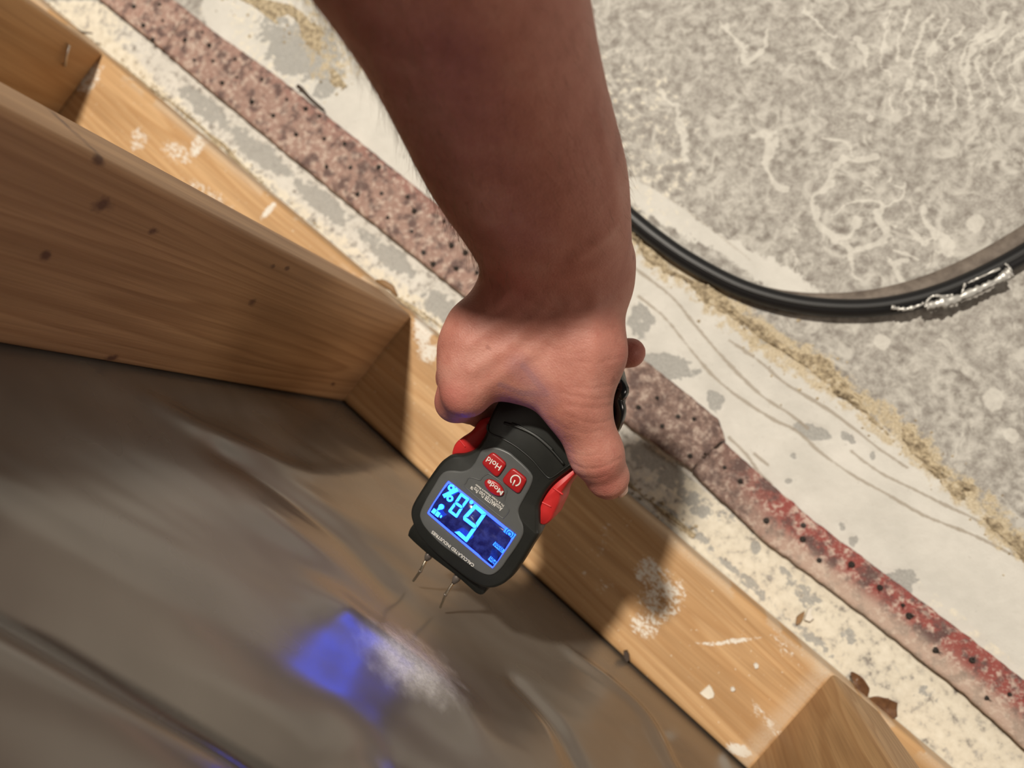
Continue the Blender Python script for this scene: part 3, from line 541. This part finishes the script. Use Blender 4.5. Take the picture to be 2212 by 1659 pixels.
def rounded(pts, k=.22):
    out = []; n = len(pts)
    for i in range(n):
        a, b, c = np.array(pts[i - 1], float), np.array(pts[i], float), np.array(pts[(i + 1) % n], float); out += [tuple(b + (a - b) * k), tuple(b + (a - b) * k * .28 + (c - b) * k * .28), tuple(b + (c - b) * k)]
    return out
bprof = [(0, ZP - .0002), (0, ZP + .0008), (.35 * mmv, ZP + .0013), (.9 * mmv, ZP + .0015)]
hold_b = pillow('button', L5(rounded([(1030, 75), (1205, 222), (1085, 395), (892, 215)])), bprof, btn, 4)
pow_b = pillow('button', L5(rounded([(1268, 262), (1448, 405), (1342, 592), (1135, 425)])), bprof, btn, 4)
el = [(1050 + 136 * math.cos(a) * .78 - 72 * math.sin(a) * -.62, 508 + 136 * math.cos(a) * .62 + 72 * math.sin(a) * .78 * -1) for a in np.linspace(0, 2 * math.pi, 16, endpoint=False)]
mode_b = pillow('button', L5(el), bprof, btn, 4)
ZB = ZP + .0015
def text(name, body_, centre5, length, mat, parent_part, z, ang=0.0, height=None, bold=.0):
    cu = bpy.data.curves.new(name, 'FONT'); cu.body = body_; cu.align_x = 'CENTER'; cu.align_y = 'CENTER'; cu.offset = bold; cu.extrude = .02; cu.resolution_u = 4
    tmp = bpy.data.objects.new('tmp', cu); COL.objects.link(tmp); dg = bpy.context.evaluated_depsgraph_get(); me = bpy.data.meshes.new_from_object(tmp.evaluated_get(dg)); bpy.data.objects.remove(tmp)
    co = np.empty(len(me.vertices) * 3); me.vertices.foreach_get('co', co); co = co.reshape(-1, 3); mn, mx = co.min(0), co.max(0); cc = (mn + mx) / 2; s = length / (mx[0] - mn[0]); sy = height / (mx[1] - mn[1]) if height else s
    x = (co[:, 0] - cc[0]) * s; y = (co[:, 1] - cc[1]) * sy; zz_ = (co[:, 2] - mn[2]) / max(1e-9, mx[2] - mn[2]) * .00012; c, s2 = math.cos(ang), math.sin(ang); C0 = loc(*c5(centre5), z)
    co = np.stack([C0[0] + x * c - y * s2, C0[1] + x * s2 + y * c, z + zz_ + .00003], 1); me.vertices.foreach_set('co', co.ravel()); me.update()
    o = link(name, me, mat, meter, False); o.parent = parent_part; return o
def dir5(a, b, z=0.0): A, B = L5([a, b], z); d = B - A; return math.atan2(d[1], d[0]), np.hypot(d[0], d[1])
def text5(name, s, a, b, mat, part, z, height=None, bold=0.0): ang, ln = dir5(a, b, z); return text(name, s, ((a[0] + b[0]) / 2, (a[1] + b[1]) / 2), ln, mat, part, z, ang, height, bold)
text5('lettering', 'Hold', (1112, 285), (952, 170), whitep, hold_b, ZB, .0030, .012)
text5('lettering', 'Mode', (1135, 585), (958, 440), whitep, mode_b, ZB, .0026, .012)
text5('lettering', 'AccuMASTER Duo Pro™', (1128, 780), (765, 500), whitep, panel, ZP, .0026, .010)
text5('lettering', 'Pin & Pinless Moisture Meter', (1152, 735), (812, 478), whitep, panel, ZP, .0011, .008)
text5('lettering', 'CALCULATED INDUSTRIES', (792, 1450), (292, 1040), whitep, panel, ZP, .0017, .012)
# power symbol
pc = (1292, 432); ux, uy = -.52, .85                                # symbol 'up' in the close-up frame
arc = [(pc[0] + 58 * (math.cos(a) * ux - math.sin(a) * uy), pc[1] + 62 * (math.cos(a) * uy + math.sin(a) * ux)) for a in np.linspace(.55, 2 * math.pi - .55, 22)]
tube('power_symbol', catmull(L5(arc, ZB), 2), .00038, whitep, pow_b, seg=6, flat=.4, up=(0, 0, 1)); tube('power_symbol', L5([(pc[0] - 6, pc[1] - 6), (pc[0] + 68 * ux, pc[1] + 68 * uy)], ZB), .00038, whitep, pow_b, seg=6, flat=.4)
# display
def glow(name, c, e): return plain(name, tuple(k * .2 for k in c), .25, .5, 0, c, e)
g_seg = glow('display segments', (.008, .077, 1.0), 15.0); g_blue = glow('display border glow', (.012, .030, 1.0), 10)
tn = NT('display backlight', .15, .5); tn.put((.01, .012, .05), tn.b.inputs['Base Color']); nn = tn.noise(260, 3); tn.put(tn.ramp(nn, [(.4, (.006, .008, .13)), (.75, (.05, .07, .40))]), tn.b.inputs['Emission Color']); tn.b.inputs['Emission Strength'].default_value = .5
LC = [(497, 425), (1305, 1075), (1028, 1478), (242, 815)]
sc_ = lambda P, k: [tuple((np.array(p) - np.mean(P, 0)) * k + np.mean(P, 0)) for p in P]
disp = pillow('display', L5(rounded(LC, .09)), [(0, ZP - .0004), (0, ZP + .0002), (.0002, ZP + .00025)], g_blue, 3)
pillow('display_glass', L5([(505, 462), (1262, 1082), (1235, 1150), (1075, 1400), (1030, 1450), (900, 1345), (860, 1300), (700, 1170), (480, 985), (275, 808), (330, 700), (440, 540)]), [(0, ZP + .0002), (0, ZP + .0003)], tn.m, 3, False, disp)
ZD = ZP + .00034
def poly5(name, P, mat, z=ZD):
    q = L5(P, z); n = len(q); v = [tuple(p) for p in q] + [(p[0], p[1], z + .00008) for p in q]
    f = [tuple(range(n))[::-1], tuple(range(n, 2 * n))] + [(i, (i + 1) % n, n + (i + 1) % n, n + i) for i in range(n)]; return v, f
def joined(name, polys, mat, parent, z=ZD):
    V_ = []; F_ = []
    for P in polys: v, f = poly5('', P, mat, z); b = len(V_); V_ += v; F_ += [tuple(i + b for i in q) for q in f]
    return fix(mesh(name, V_, F_, mat, parent, False))
def seg7(nodes, on, wd, cen):
    nd = {k: np.array(p, float) for k, p in nodes.items()}; out = []
    S = dict(a=('TL', 'TR'), b=('TR', 'MR'), c=('MR', 'BR'), d=('BL', 'BR'), e=('ML', 'BL'), f=('TL', 'ML'), g=('ML', 'MR'))
    for k in on:
        A, B = nd[S[k][0]], nd[S[k][1]]; t = B - A; ln = np.linalg.norm(t); t /= ln; n_ = np.array([-t[1], t[0]]); gp = 5
        if k == 'g': pl = [A + t * gp, A + t * (gp + wd * .5) + n_ * wd * .5, B - t * (gp + wd * .5) + n_ * wd * .5, B - t * gp, B - t * (gp + wd * .5) - n_ * wd * .5, A + t * (gp + wd * .5) - n_ * wd * .5]
        else:
            m_ = (np.array([nd[q] for q in (('TL', 'TR', 'ML', 'MR') if k in 'abf' else ('BL', 'BR', 'ML', 'MR'))]).mean(0)); s = 1 if (m_ - A) @ n_ > 0 else -1; n_ = n_ * s
            pl = [A + t * gp, B - t * gp, B - t * (gp + wd * .85) + n_ * wd, A + t * (gp + wd * .85) + n_ * wd]
        out.append([tuple(p) for p in pl])
    return out
joined('display_digit', seg7(dict(BL=(948, 828), BR=(810, 708), ML=(830, 998), MR=(662, 868), TL=(708, 1172), TR=(560, 1042)), 'acdefg', 44, None), g_seg, disp)
joined('display_digit', seg7(dict(BL=(745, 652), BR=(640, 575), ML=(665, 760), MR=(565, 690), TL=(590, 880), TR=(484, 798)), 'abcdefg', 32, None), g_seg, disp)
def ringp(c, r0, r1, n=14):
    return [[(c[0] + r0 * math.cos(a), c[1] + r0 * math.sin(a)), (c[0] + r1 * math.cos(a), c[1] + r1 * math.sin(a)), (c[0] + r1 * math.cos(b), c[1] + r1 * math.sin(b)), (c[0] + r0 * math.cos(b), c[1] + r0 * math.sin(b))] for a, b in [(2 * math.pi * i / n, 2 * math.pi * (i + 1) / n) for i in range(n)]]
joined('percent_sign', [[(590, 515), (612, 560), (440, 640), (418, 598)]] + ringp((524, 518), 16, 42) + ringp((508, 645), 16, 42), g_seg, disp)
joined('display_dot', [[(765 + 24 * math.cos(a), 690 + 24 * math.sin(a)) for a in np.linspace(0, 6.28, 10, endpoint=False)]] , g_seg, disp)
joined('drop_icon', [[(405 + 34 * math.cos(a), 745 + 34 * math.sin(a)) for a in np.linspace(0, 6.28, 12, endpoint=False)] , [(372, 745), (350, 790), (400, 778)]], g_seg, disp)
g_ic = glow('display icons', (.015, .10, 1.0), 5)
joined('battery_icon', [[(318, 760), (352, 788), (322, 836), (282, 806)], [(358, 792), (398, 824), (366, 872), (326, 842)], [(402, 840), (418, 855), (400, 882), (386, 866)]], g_seg, disp)
def iconbar(a, b, h): a = np.array(a, float); b = np.array(b, float); t = (b - a) / np.linalg.norm(b - a); n_ = np.array([-t[1], t[0]]); return [tuple(a + n_ * h), tuple(b + n_ * h), tuple(b - n_ * h), tuple(a - n_ * h)]
joined('display_label', [iconbar((1035, 1180), (1150, 1282), 26)], g_ic, disp); joined('display_label', [iconbar((980, 1352), (1058, 1425), 27)], g_ic, disp); joined('display_label', [iconbar((1165, 1015), (1280, 1105), 32)], g_ic, disp)
g_dk = glow('display label text', (.01, .03, .35), .5)
text5('lettering', 'Wood', (1140, 1270), (1045, 1190), g_dk, disp, ZD + .0001, .0032, .01); text5('lettering', 'Pin', (1052, 1415), (990, 1362), g_dk, disp, ZD + .0001, .0032, .01); text5('lettering', '(O)', (1270, 1095), (1180, 1028), g_dk, disp, ZD + .0001, .0034, .01)
# pin block and pins
pillow('pin_block', L1([(115, 1015), (88, 1065), (98, 1098), (200, 1192), (300, 1270), (400, 1345), (480, 1415), (535, 1462), (575, 1468), (605, 1430), (640, 1340), (500, 1200), (300, 1050), (180, 960)], -.010), [(1 * mmv, -26 * mmv), (0, -24 * mmv), (0, -12 * mmv), (.8 * mmv, -10.5 * mmv)], blk, 4)
pinm = plain('pin steel', (.70, .62, .50), .25, .5, 1.0); dm = plain('pin collar', (.22, .19, .17), .4, .5, .6)
c3 = lambda x, y: (850 + x / 7.373, 1180 + y / 7.373)
for (a, b, c) in [((560, 150), (430, 390), (310, 560)), ((1005, 510), (830, 765), (742, 985))]:
    A = loc(*c3(*a), -.017); B = loc(*c3(*b), -.018); C_ = loc(*c3(*c), -.019); u = (B - A)
    p = tube('probe_pin', [A - u * .3, A + u * .9, B, B + (C_ - B) * .15, C_ - (C_ - B) * .05, C_], [.0009, .0009, .0011, .0008, .0007, .0003], pinm, meter, seg=8)
    tube('pin_collar', [A - u * .3, A, A + u * .12, A + u * .3], [.0022, .0022, .0019, .0010], dm, p, seg=10)
    tube('pin_ring', [B - u * .03, B + u * .03], .0011, dm, p, seg=8)
# end cap with lanyard loop at the foot of the handle
tube('wrist_loop', catmull([loc(a, b, z) for a, b, z in [(1300, 950, -.024), (1326, 922, -.018), (1338, 888, -.016), (1334, 862, -.016), (1344, 842, -.017), (1328, 818, -.021), (1295, 800, -.026)]], 6), .0034, plain('glossy black cord', (.008, .008, .009), .2, .6), meter, seg=8)

# ================================================================ HAND AND FOREARM
prims = []
def cone(p0, p1, r0, r1, k=.008, fl=None): prims.append((camp(*p0), camp(*p1), r0 * mmv, r1 * mmv, k, fl))
# forearm: two bellies side by side
AX = [(1212, 585, .350), (1165, 430, .320), (1105, 290, .293), (998, 0, .242), (888, -260, .205), (700, -640, .172)]
HW = [134, 170, 198, 246, 310, 400]
_s = catmull([tuple(a) + (h,) for a, h in zip(AX, HW)], 4); AX = [tuple(q[:3]) for q in _s]; HW = [q[3] for q in _s]
for i in range(len(AX) - 1):
    for sgn in (-1, 1):
        a, b = AX[i], AX[i + 1]; ra = HW[i] / F * a[2] * 1000; rb = HW[i + 1] / F * b[2] * 1000
        r0, r1 = ra * .70, rb * .74; oa = (ra - r0) * F / a[2] / 1000; ob = (rb - r1) * F / b[2] / 1000
        cone((a[0] + sgn * oa, a[1], a[2] + .004), (b[0] + sgn * ob, b[1], b[2] + .004), r0, r1, .012)
cone((1335, 560, .352), (1322, 612, .354), 6.0, 6.5, .010)
# carpus
cone((1130, 610, .352), (1265, 612, .352), 14, 15, .012)
# metacarpals
cone((1118, 612, .355), (1018, 700, .353), 10.5, 9.6, .010)
cone((1135, 615, .352), (1000, 745, .350), 12, 10, .010)
cone((1170, 625, .350), (1000, 800, .349), 12.5, 10.2, .010)
cone((1215, 640, .349), (1012, 848, .351), 12.5, 10.0, .010)
cone((1180, 700, .356), (1130, 800, .358), 15, 13, .012)
cone((1262, 620, .352), (1262, 760, .352), 16.5, 17.5, .012)
cone((1262, 760, .352), (1246, 872, .353), 17.5, 14.2, .010)
cone((1120, 790, .353), (1225, 838, .354), 13, 14, .012)
# thumb
cone((1246, 872, .353), (1288, 980, .358), 14.2, 12.4, .006)
cone((1288, 980, .358), (1312, 1030, .366), 12.4, 10.0, .004)
cone((1312, 1030, .366), (1314, 1038, .369), 10.0, 9.0, .003)
# index finger: knuckle, down the side, under the handle
cone((1005, 850, .351), (984, 868, .374), 10.0, 9.6, .006)
cone((984, 868, .374), (1045, 888, .398), 9.4, 8.6, .004)
cone((1045, 888, .398), (1125, 925, .408), 8.6, 7.8, .004)
# middle, ring, little: over the far side and under, tips to the right
cone((1000, 795, .352), (985, 815, .388), 10, 9.6, .006); cone((985, 815, .388), (1100, 850, .412), 9.4, 8.8, .004); cone((1100, 850, .412), (1200, 880, .413), 8.6, 7.8, .004)
cone((1000, 745, .353), (1000, 765, .390), 9.8, 9.2, .006); cone((1000, 765, .390), (1180, 775, .414), 9.0, 8.6, .004); cone((1180, 775, .414), (1362, 762, .404), 8.6, 8.0, .003)
cone((1018, 700, .355), (1034, 708, .388), 9.0, 8.2, .006); cone((1030, 700, .388), (1130, 710, .408), 8.0, 7.4, .004); cone((1130, 710, .408), (1230, 722, .408), 7.4, 6.6, .003)
STEP = .0014
allp = np.array([p for q in prims for p in (q[0], q[1])]); rmax = max(max(q[2], q[3]) for q in prims)
lo = allp.min(0) - .02; hi = allp.max(0) + .02; lo[0] -= .02; hi[0] += .02; hi[1] += .02; hi[2] += .02
nx, ny, nz = [int((hi[i] - lo[i]) / STEP) + 1 for i in range(3)]
def sdf_prim(P, q):
    a, b, r0, r1, k, fl = q; d = (b - a).astype(np.float32); L2 = float(d @ d) + 1e-12; pa = P - a.astype(np.float32); t = np.clip(pa @ d / L2, 0, 1)
    return np.sqrt(((pa - t[..., None] * d) ** 2).sum(-1)) - (r0 + (r1 - r0) * t)
def sdf(P):
    out = None
    for q in prims:
        s = sdf_prim(P, q)
        if out is None: out = s; continue
        h = np.maximum(q[4] - np.abs(out - s), 0) / q[4]; out = np.minimum(out, s) - h * h * q[4] * .25
    return out
gx = (lo[0] + np.arange(nx) * STEP).astype(np.float32); gy = (lo[1] + np.arange(ny) * STEP).astype(np.float32); gz = (lo[2] + np.arange(nz) * STEP).astype(np.float32)
D = np.full((nx, ny, nz), 1.0, np.float32)
for q in prims:                                  # evaluated only inside each primitive's box
    r_ = max(q[2], q[3]) + .016; l = np.minimum(q[0], q[1]) - r_; h_ = np.maximum(q[0], q[1]) + r_
    i0 = [max(0, int((l[i] - lo[i]) / STEP)) for i in range(3)]; i1 = [min((nx, ny, nz)[i], int((h_[i] - lo[i]) / STEP) + 2) for i in range(3)]
    G = np.stack(np.meshgrid(gx[i0[0]:i1[0]], gy[i0[1]:i1[1]], gz[i0[2]:i1[2]], indexing='ij'), -1); s = sdf_prim(G, q); o_ = D[i0[0]:i1[0], i0[1]:i1[1], i0[2]:i1[2]]
    h = np.maximum(q[4] - np.abs(o_ - s), 0) / q[4]; D[i0[0]:i1[0], i0[1]:i1[1], i0[2]:i1[2]] = np.minimum(o_, s) - h * h * q[4] * .25
def surface_nets(D):
    s = D < 0; c = np.zeros(tuple(n - 1 for n in D.shape), np.int8)
    for dx in (0, 1):
        for dy in (0, 1):
            for dz in (0, 1): c += s[dx:D.shape[0] - 1 + dx, dy:D.shape[1] - 1 + dy, dz:D.shape[2] - 1 + dz]
    act = np.argwhere((c > 0) & (c < 8)); idx = -np.ones(c.shape, np.int64); idx[tuple(act.T)] = np.arange(len(act)); acc = np.zeros((len(act), 3)); cnt = np.zeros(len(act))
    cor = [(a, b, d) for a in (0, 1) for b in (0, 1) for d in (0, 1)]
    for a in cor:
        for ax in range(3):
            if a[ax]: continue
            b = list(a); b[ax] = 1; va = D[tuple((act + a).T)]; vb_ = D[tuple((act + b).T)]; m_ = (va < 0) != (vb_ < 0); t = np.where(m_, va / np.where(m_, va - vb_, 1), 0); p = np.tile(np.array(a, float), (len(act), 1)); p[:, ax] += t; acc[m_] += p[m_]; cnt[m_] += 1
    verts = act + acc / cnt[:, None]; faces = []
    for ax in range(3):
        sl0 = [slice(None)] * 3; sl1 = [slice(None)] * 3; sl0[ax] = slice(0, -1); sl1[ax] = slice(1, None); ch = s[tuple(sl0)] != s[tuple(sl1)]; e = np.argwhere(ch); o1, o2 = [i for i in range(3) if i != ax]
        e = e[(e[:, o1] > 0) & (e[:, o2] > 0) & (e[:, o1] < D.shape[o1] - 1) & (e[:, o2] < D.shape[o2] - 1)]; q = []
        for (u, v_) in ((0, 0), (1, 0), (1, 1), (0, 1)): c_ = e.copy(); c_[:, o1] -= u; c_[:, o2] -= v_; q.append(idx[tuple(c_.T)])
        q = np.stack(q, 1); inside = s[tuple(e.T)]; flip = inside if ax != 1 else ~inside; q[~flip] = q[~flip][:, ::-1]; faces.append(q)
    return verts, np.concatenate(faces)
hv, hf = surface_nets(D); hv = hv * STEP + lo; hf = hf[(hf >= 0).all(1)]
me = bpy.data.meshes.new('person'); me.from_pydata(c2w(hv).tolist(), [], hf.tolist()); me.update()
tmp = bpy.data.objects.new('tmp', me); COL.objects.link(tmp); m1 = tmp.modifiers.new('s', 'SMOOTH'); m1.factor = .6; m1.iterations = 5; m2 = tmp.modifiers.new('u', 'SUBSURF'); m2.levels = 1; m2.render_levels = 1
dg = bpy.context.evaluated_depsgraph_get(); me = bpy.data.meshes.new_from_object(tmp.evaluated_get(dg)); bpy.data.objects.remove(tmp); me.name = 'person'
bm = bmesh.new(); bm.from_mesh(me); bmesh.ops.recalc_face_normals(bm, faces=bm.faces); bm.to_mesh(me); bm.free(); me.update()
nvh = len(me.vertices); co = np.empty(nvh * 3, np.float32); no = np.empty(nvh * 3, np.float32); me.vertices.foreach_get('co', co); me.vertices.foreach_get('normal', no); co = co.reshape(-1, 3).astype(float); no = no.reshape(-1, 3).astype(float)
U, V = topx(co); vd = CAM - co; vd /= np.linalg.norm(vd, axis=1)[:, None]; front = sstep(-.1, .25, (no * vd).sum(1))
disp_ = np.zeros(nvh)
def crease(pts, wd, h):
    global disp_
    disp_ += -h * (.34 if h > 0 else .8) * mmv * front * np.exp(-(seg_dist(U, V, [tuple(p) for p in catmull(pts, 5)]) / wd) ** 2)
for P, wd, h in [([(1232, 1000), (1262, 1012), (1300, 1010), (1340, 990)], 4, .7), ([(1228, 975), (1260, 985), (1300, 982)], 4, .4), ([(1250, 1030), (1285, 1035), (1310, 1028)], 4, .5),
                 ([(1345, 850), (1300, 862), (1250, 858), (1215, 848)], 5, .55), ([(1335, 868), (1300, 882), (1255, 880), (1225, 875)], 5, .55), ([(1325, 905), (1290, 915), (1250, 908), (1220, 895)], 4, .45), ([(1340, 828), (1290, 838), (1240, 836)], 4, .35), ([(1190, 905), (1220, 925), (1260, 935), (1300, 930)], 4, .35),
                 ([(1130, 640), (1180, 668), (1240, 672), (1300, 650), (1340, 610)], 5, .45), ([(1150, 655), (1200, 684), (1260, 686)], 4, .3), ([(1270, 760), (1230, 765), (1180, 745), (1130, 735)], 5, .3), ([(1345, 700), (1300, 715), (1250, 712), (1200, 700)], 6, .25), ([(1345, 770), (1290, 785), (1240, 780)], 6, .3), ([(1060, 590), (1065, 630), (1060, 670)], 8, .5)]: crease(P, wd, h)
for P, wd, h in [([(1160, 640), (1090, 690), (1010, 745)], 16, -.8), ([(1180, 655), (1110, 740), (1020, 800)], 16, -.8), ([(1230, 660), (1170, 740), (1040, 845)], 18, -.9), ([(1285, 640), (1290, 730), (1275, 850)], 18, -.8), ([(1095, 640), (1030, 690)], 14, -.6), ([(1240, 560), (1330, 480), (1320, 380), (1290, 250)], 14, -.9)]: crease(P, wd, h)
disp_ += .00035 * (vnoise(U, V, 1 / 34, 41, 3) - .5) * front
co = co + no * disp_[:, None]; me.vertices.foreach_set('co', co.astype(np.float32).ravel()); me.update()
t = NT('skin', .52, .38); n1 = t.noise(38, 4, .6); n2 = t.noise(260, 4, .6); n3 = t.noise(1300, 3, .6)
c = t.ramp(n1, [(.30, (.36, .135, .100)), (.52, (.45, .185, .140)), (.72, (.52, .25, .195))]); c = t.mix(t.ramp(n2, [(.55, 0.0), (.75, .35)]), c, (.36, .11, .09))
c = t.mix(t.ramp(n3, [(.5, 0.0), (.8, .3)]), c, (.62, .33, .27)); c = t.mix(t.ramp(t.noise(110, 2), [(.72, 0.0), (.78, .5)]), c, (.22, .07, .05)); c = t.mix(t.math('MULTIPLY', t.attr('vein'), .5), c, (.24, .13, .17)); c = t.mix(t.math('MULTIPLY', t.attr('knuckle'), .6), c, (.50, .14, .12))
t.b.inputs['Subsurface Weight'].default_value = .12; t.b.inputs['Subsurface Radius'].default_value = (1.0, .35, .2); t.b.inputs['Subsurface Scale'].default_value = .004
vo = t.n.new('ShaderNodeTexVoronoi'); vo.inputs['Scale'].default_value = 900; t.put(t.mapv((1, 1.6, 1)), vo.inputs['Vector'])
t.bump(t.math('ADD', t.math('MULTIPLY', vo.outputs[0], .7), n3), .30, .0005); skin = t.color(c)
person = link('person', me, skin); tag(person, 'bare right forearm and hand reaching down, gripping the moisture meter', 'person')
vn = sstep(9, 3, seg_dist(U, V, [(1130, 790), (1180, 850), (1130, 850), (1080, 830)])) + .7 * sstep(40, 8, seg_dist(U, V, [(1120, 790), (1180, 860)])) ; kn = sstep(60, 10, np.hypot(U - 970, V - 860)) * .7 + sstep(50, 10, np.hypot(U - 1310, V - 1040)) * .7 + .6 * sstep(80, 20, np.hypot(U - 1100, V - 620)) + .6 * sstep(50, 20, np.hypot(U - 1375, V - 765))
for nme, a in (('vein', vn * .8), ('knuckle', kn)):
    at = me.attributes.new(nme, 'FLOAT', 'POINT'); at.data.foreach_set('value', np.clip(a, 0, 1).astype(np.float32))
# thumbnail on the outer lower side of the tip
nail = plain('fingernail', (.66, .40, .32), .25, .5); ctr = camp(1312, 1034, .3675); v = []; f = []; K = 8
ax1 = np.array([.25, -.80, -.50]); ax1 /= np.linalg.norm(ax1); nrm = np.array([.80, .15, .40]); nrm -= ax1 * (nrm @ ax1); nrm /= np.linalg.norm(nrm); sd = np.cross(ax1, nrm)
for i in range(K + 1):
    for k in range(K + 1):
        s = i / K; q = k / K * 2 - 1; an = q * .85; wl = 1 - .25 * max(0, s - .6) ** 1 * abs(q)
        v.append(c2w(ctr + ax1 * (-.004 + .012 * s * wl) + (nrm * math.cos(an) + sd * math.sin(an)) * (.0098 - .0012 * s)))
f = [(i * (K + 1) + k, i * (K + 1) + k + 1, (i + 1) * (K + 1) + k + 1, (i + 1) * (K + 1) + k) for i in range(K) for k in range(K)]
nl = mesh('thumbnail', v, f, nail, person); ms = nl.modifiers.new('t', 'SOLIDIFY'); ms.thickness = .0006
# forearm hair
mask = (V < 640) & (V > -80) & (V < 600 - (U - 1060) * .9 + 140) & ((no * vd).sum(1) > -.35); ids = np.nonzero(mask)[0]; wgt = np.where(U[ids] < np.interp(V[ids], [0, 300, 600], [870, 1000, 1110]), 1.0, .22); pick = rng.choice(ids, 1500, replace=False, p=wgt / wgt.sum())
down = c2w(camp(1205, 585, .35)) - c2w(camp(992, 0, .262)); down /= np.linalg.norm(down); v = []; f = []
for i in pick:
    p = co[i]; n_ = no[i]; tdir = down + n_ * rng.uniform(.25, .6) + rng.normal(0, .28, 3); tdir /= np.linalg.norm(tdir); ln = rng.uniform(.006, .013); r_ = rng.uniform(.00003, .00005); b = len(v); s1 = np.cross(tdir, n_); s1 /= np.linalg.norm(s1); s2 = np.cross(tdir, s1)
    for j in range(4):
        c0 = p + tdir * ln * j / 3 - n_ * (.0016 * (j / 3) ** 2); rr = r_ * (1 - .75 * j / 3); v += [c0 + s1 * rr, c0 - s1 * rr * .5 + s2 * rr * .87, c0 - s1 * rr * .5 - s2 * rr * .87]
    for j in range(3):
        for k in range(3): f.append((b + 3 * j + k, b + 3 * j + (k + 1) % 3, b + 3 * j + 3 + (k + 1) % 3, b + 3 * j + 3 + k))
hr = mesh('arm_hair', v, f, plain('arm hair', (.26, .15, .08), .4, .5), person); hr['kind'] = 'stuff'
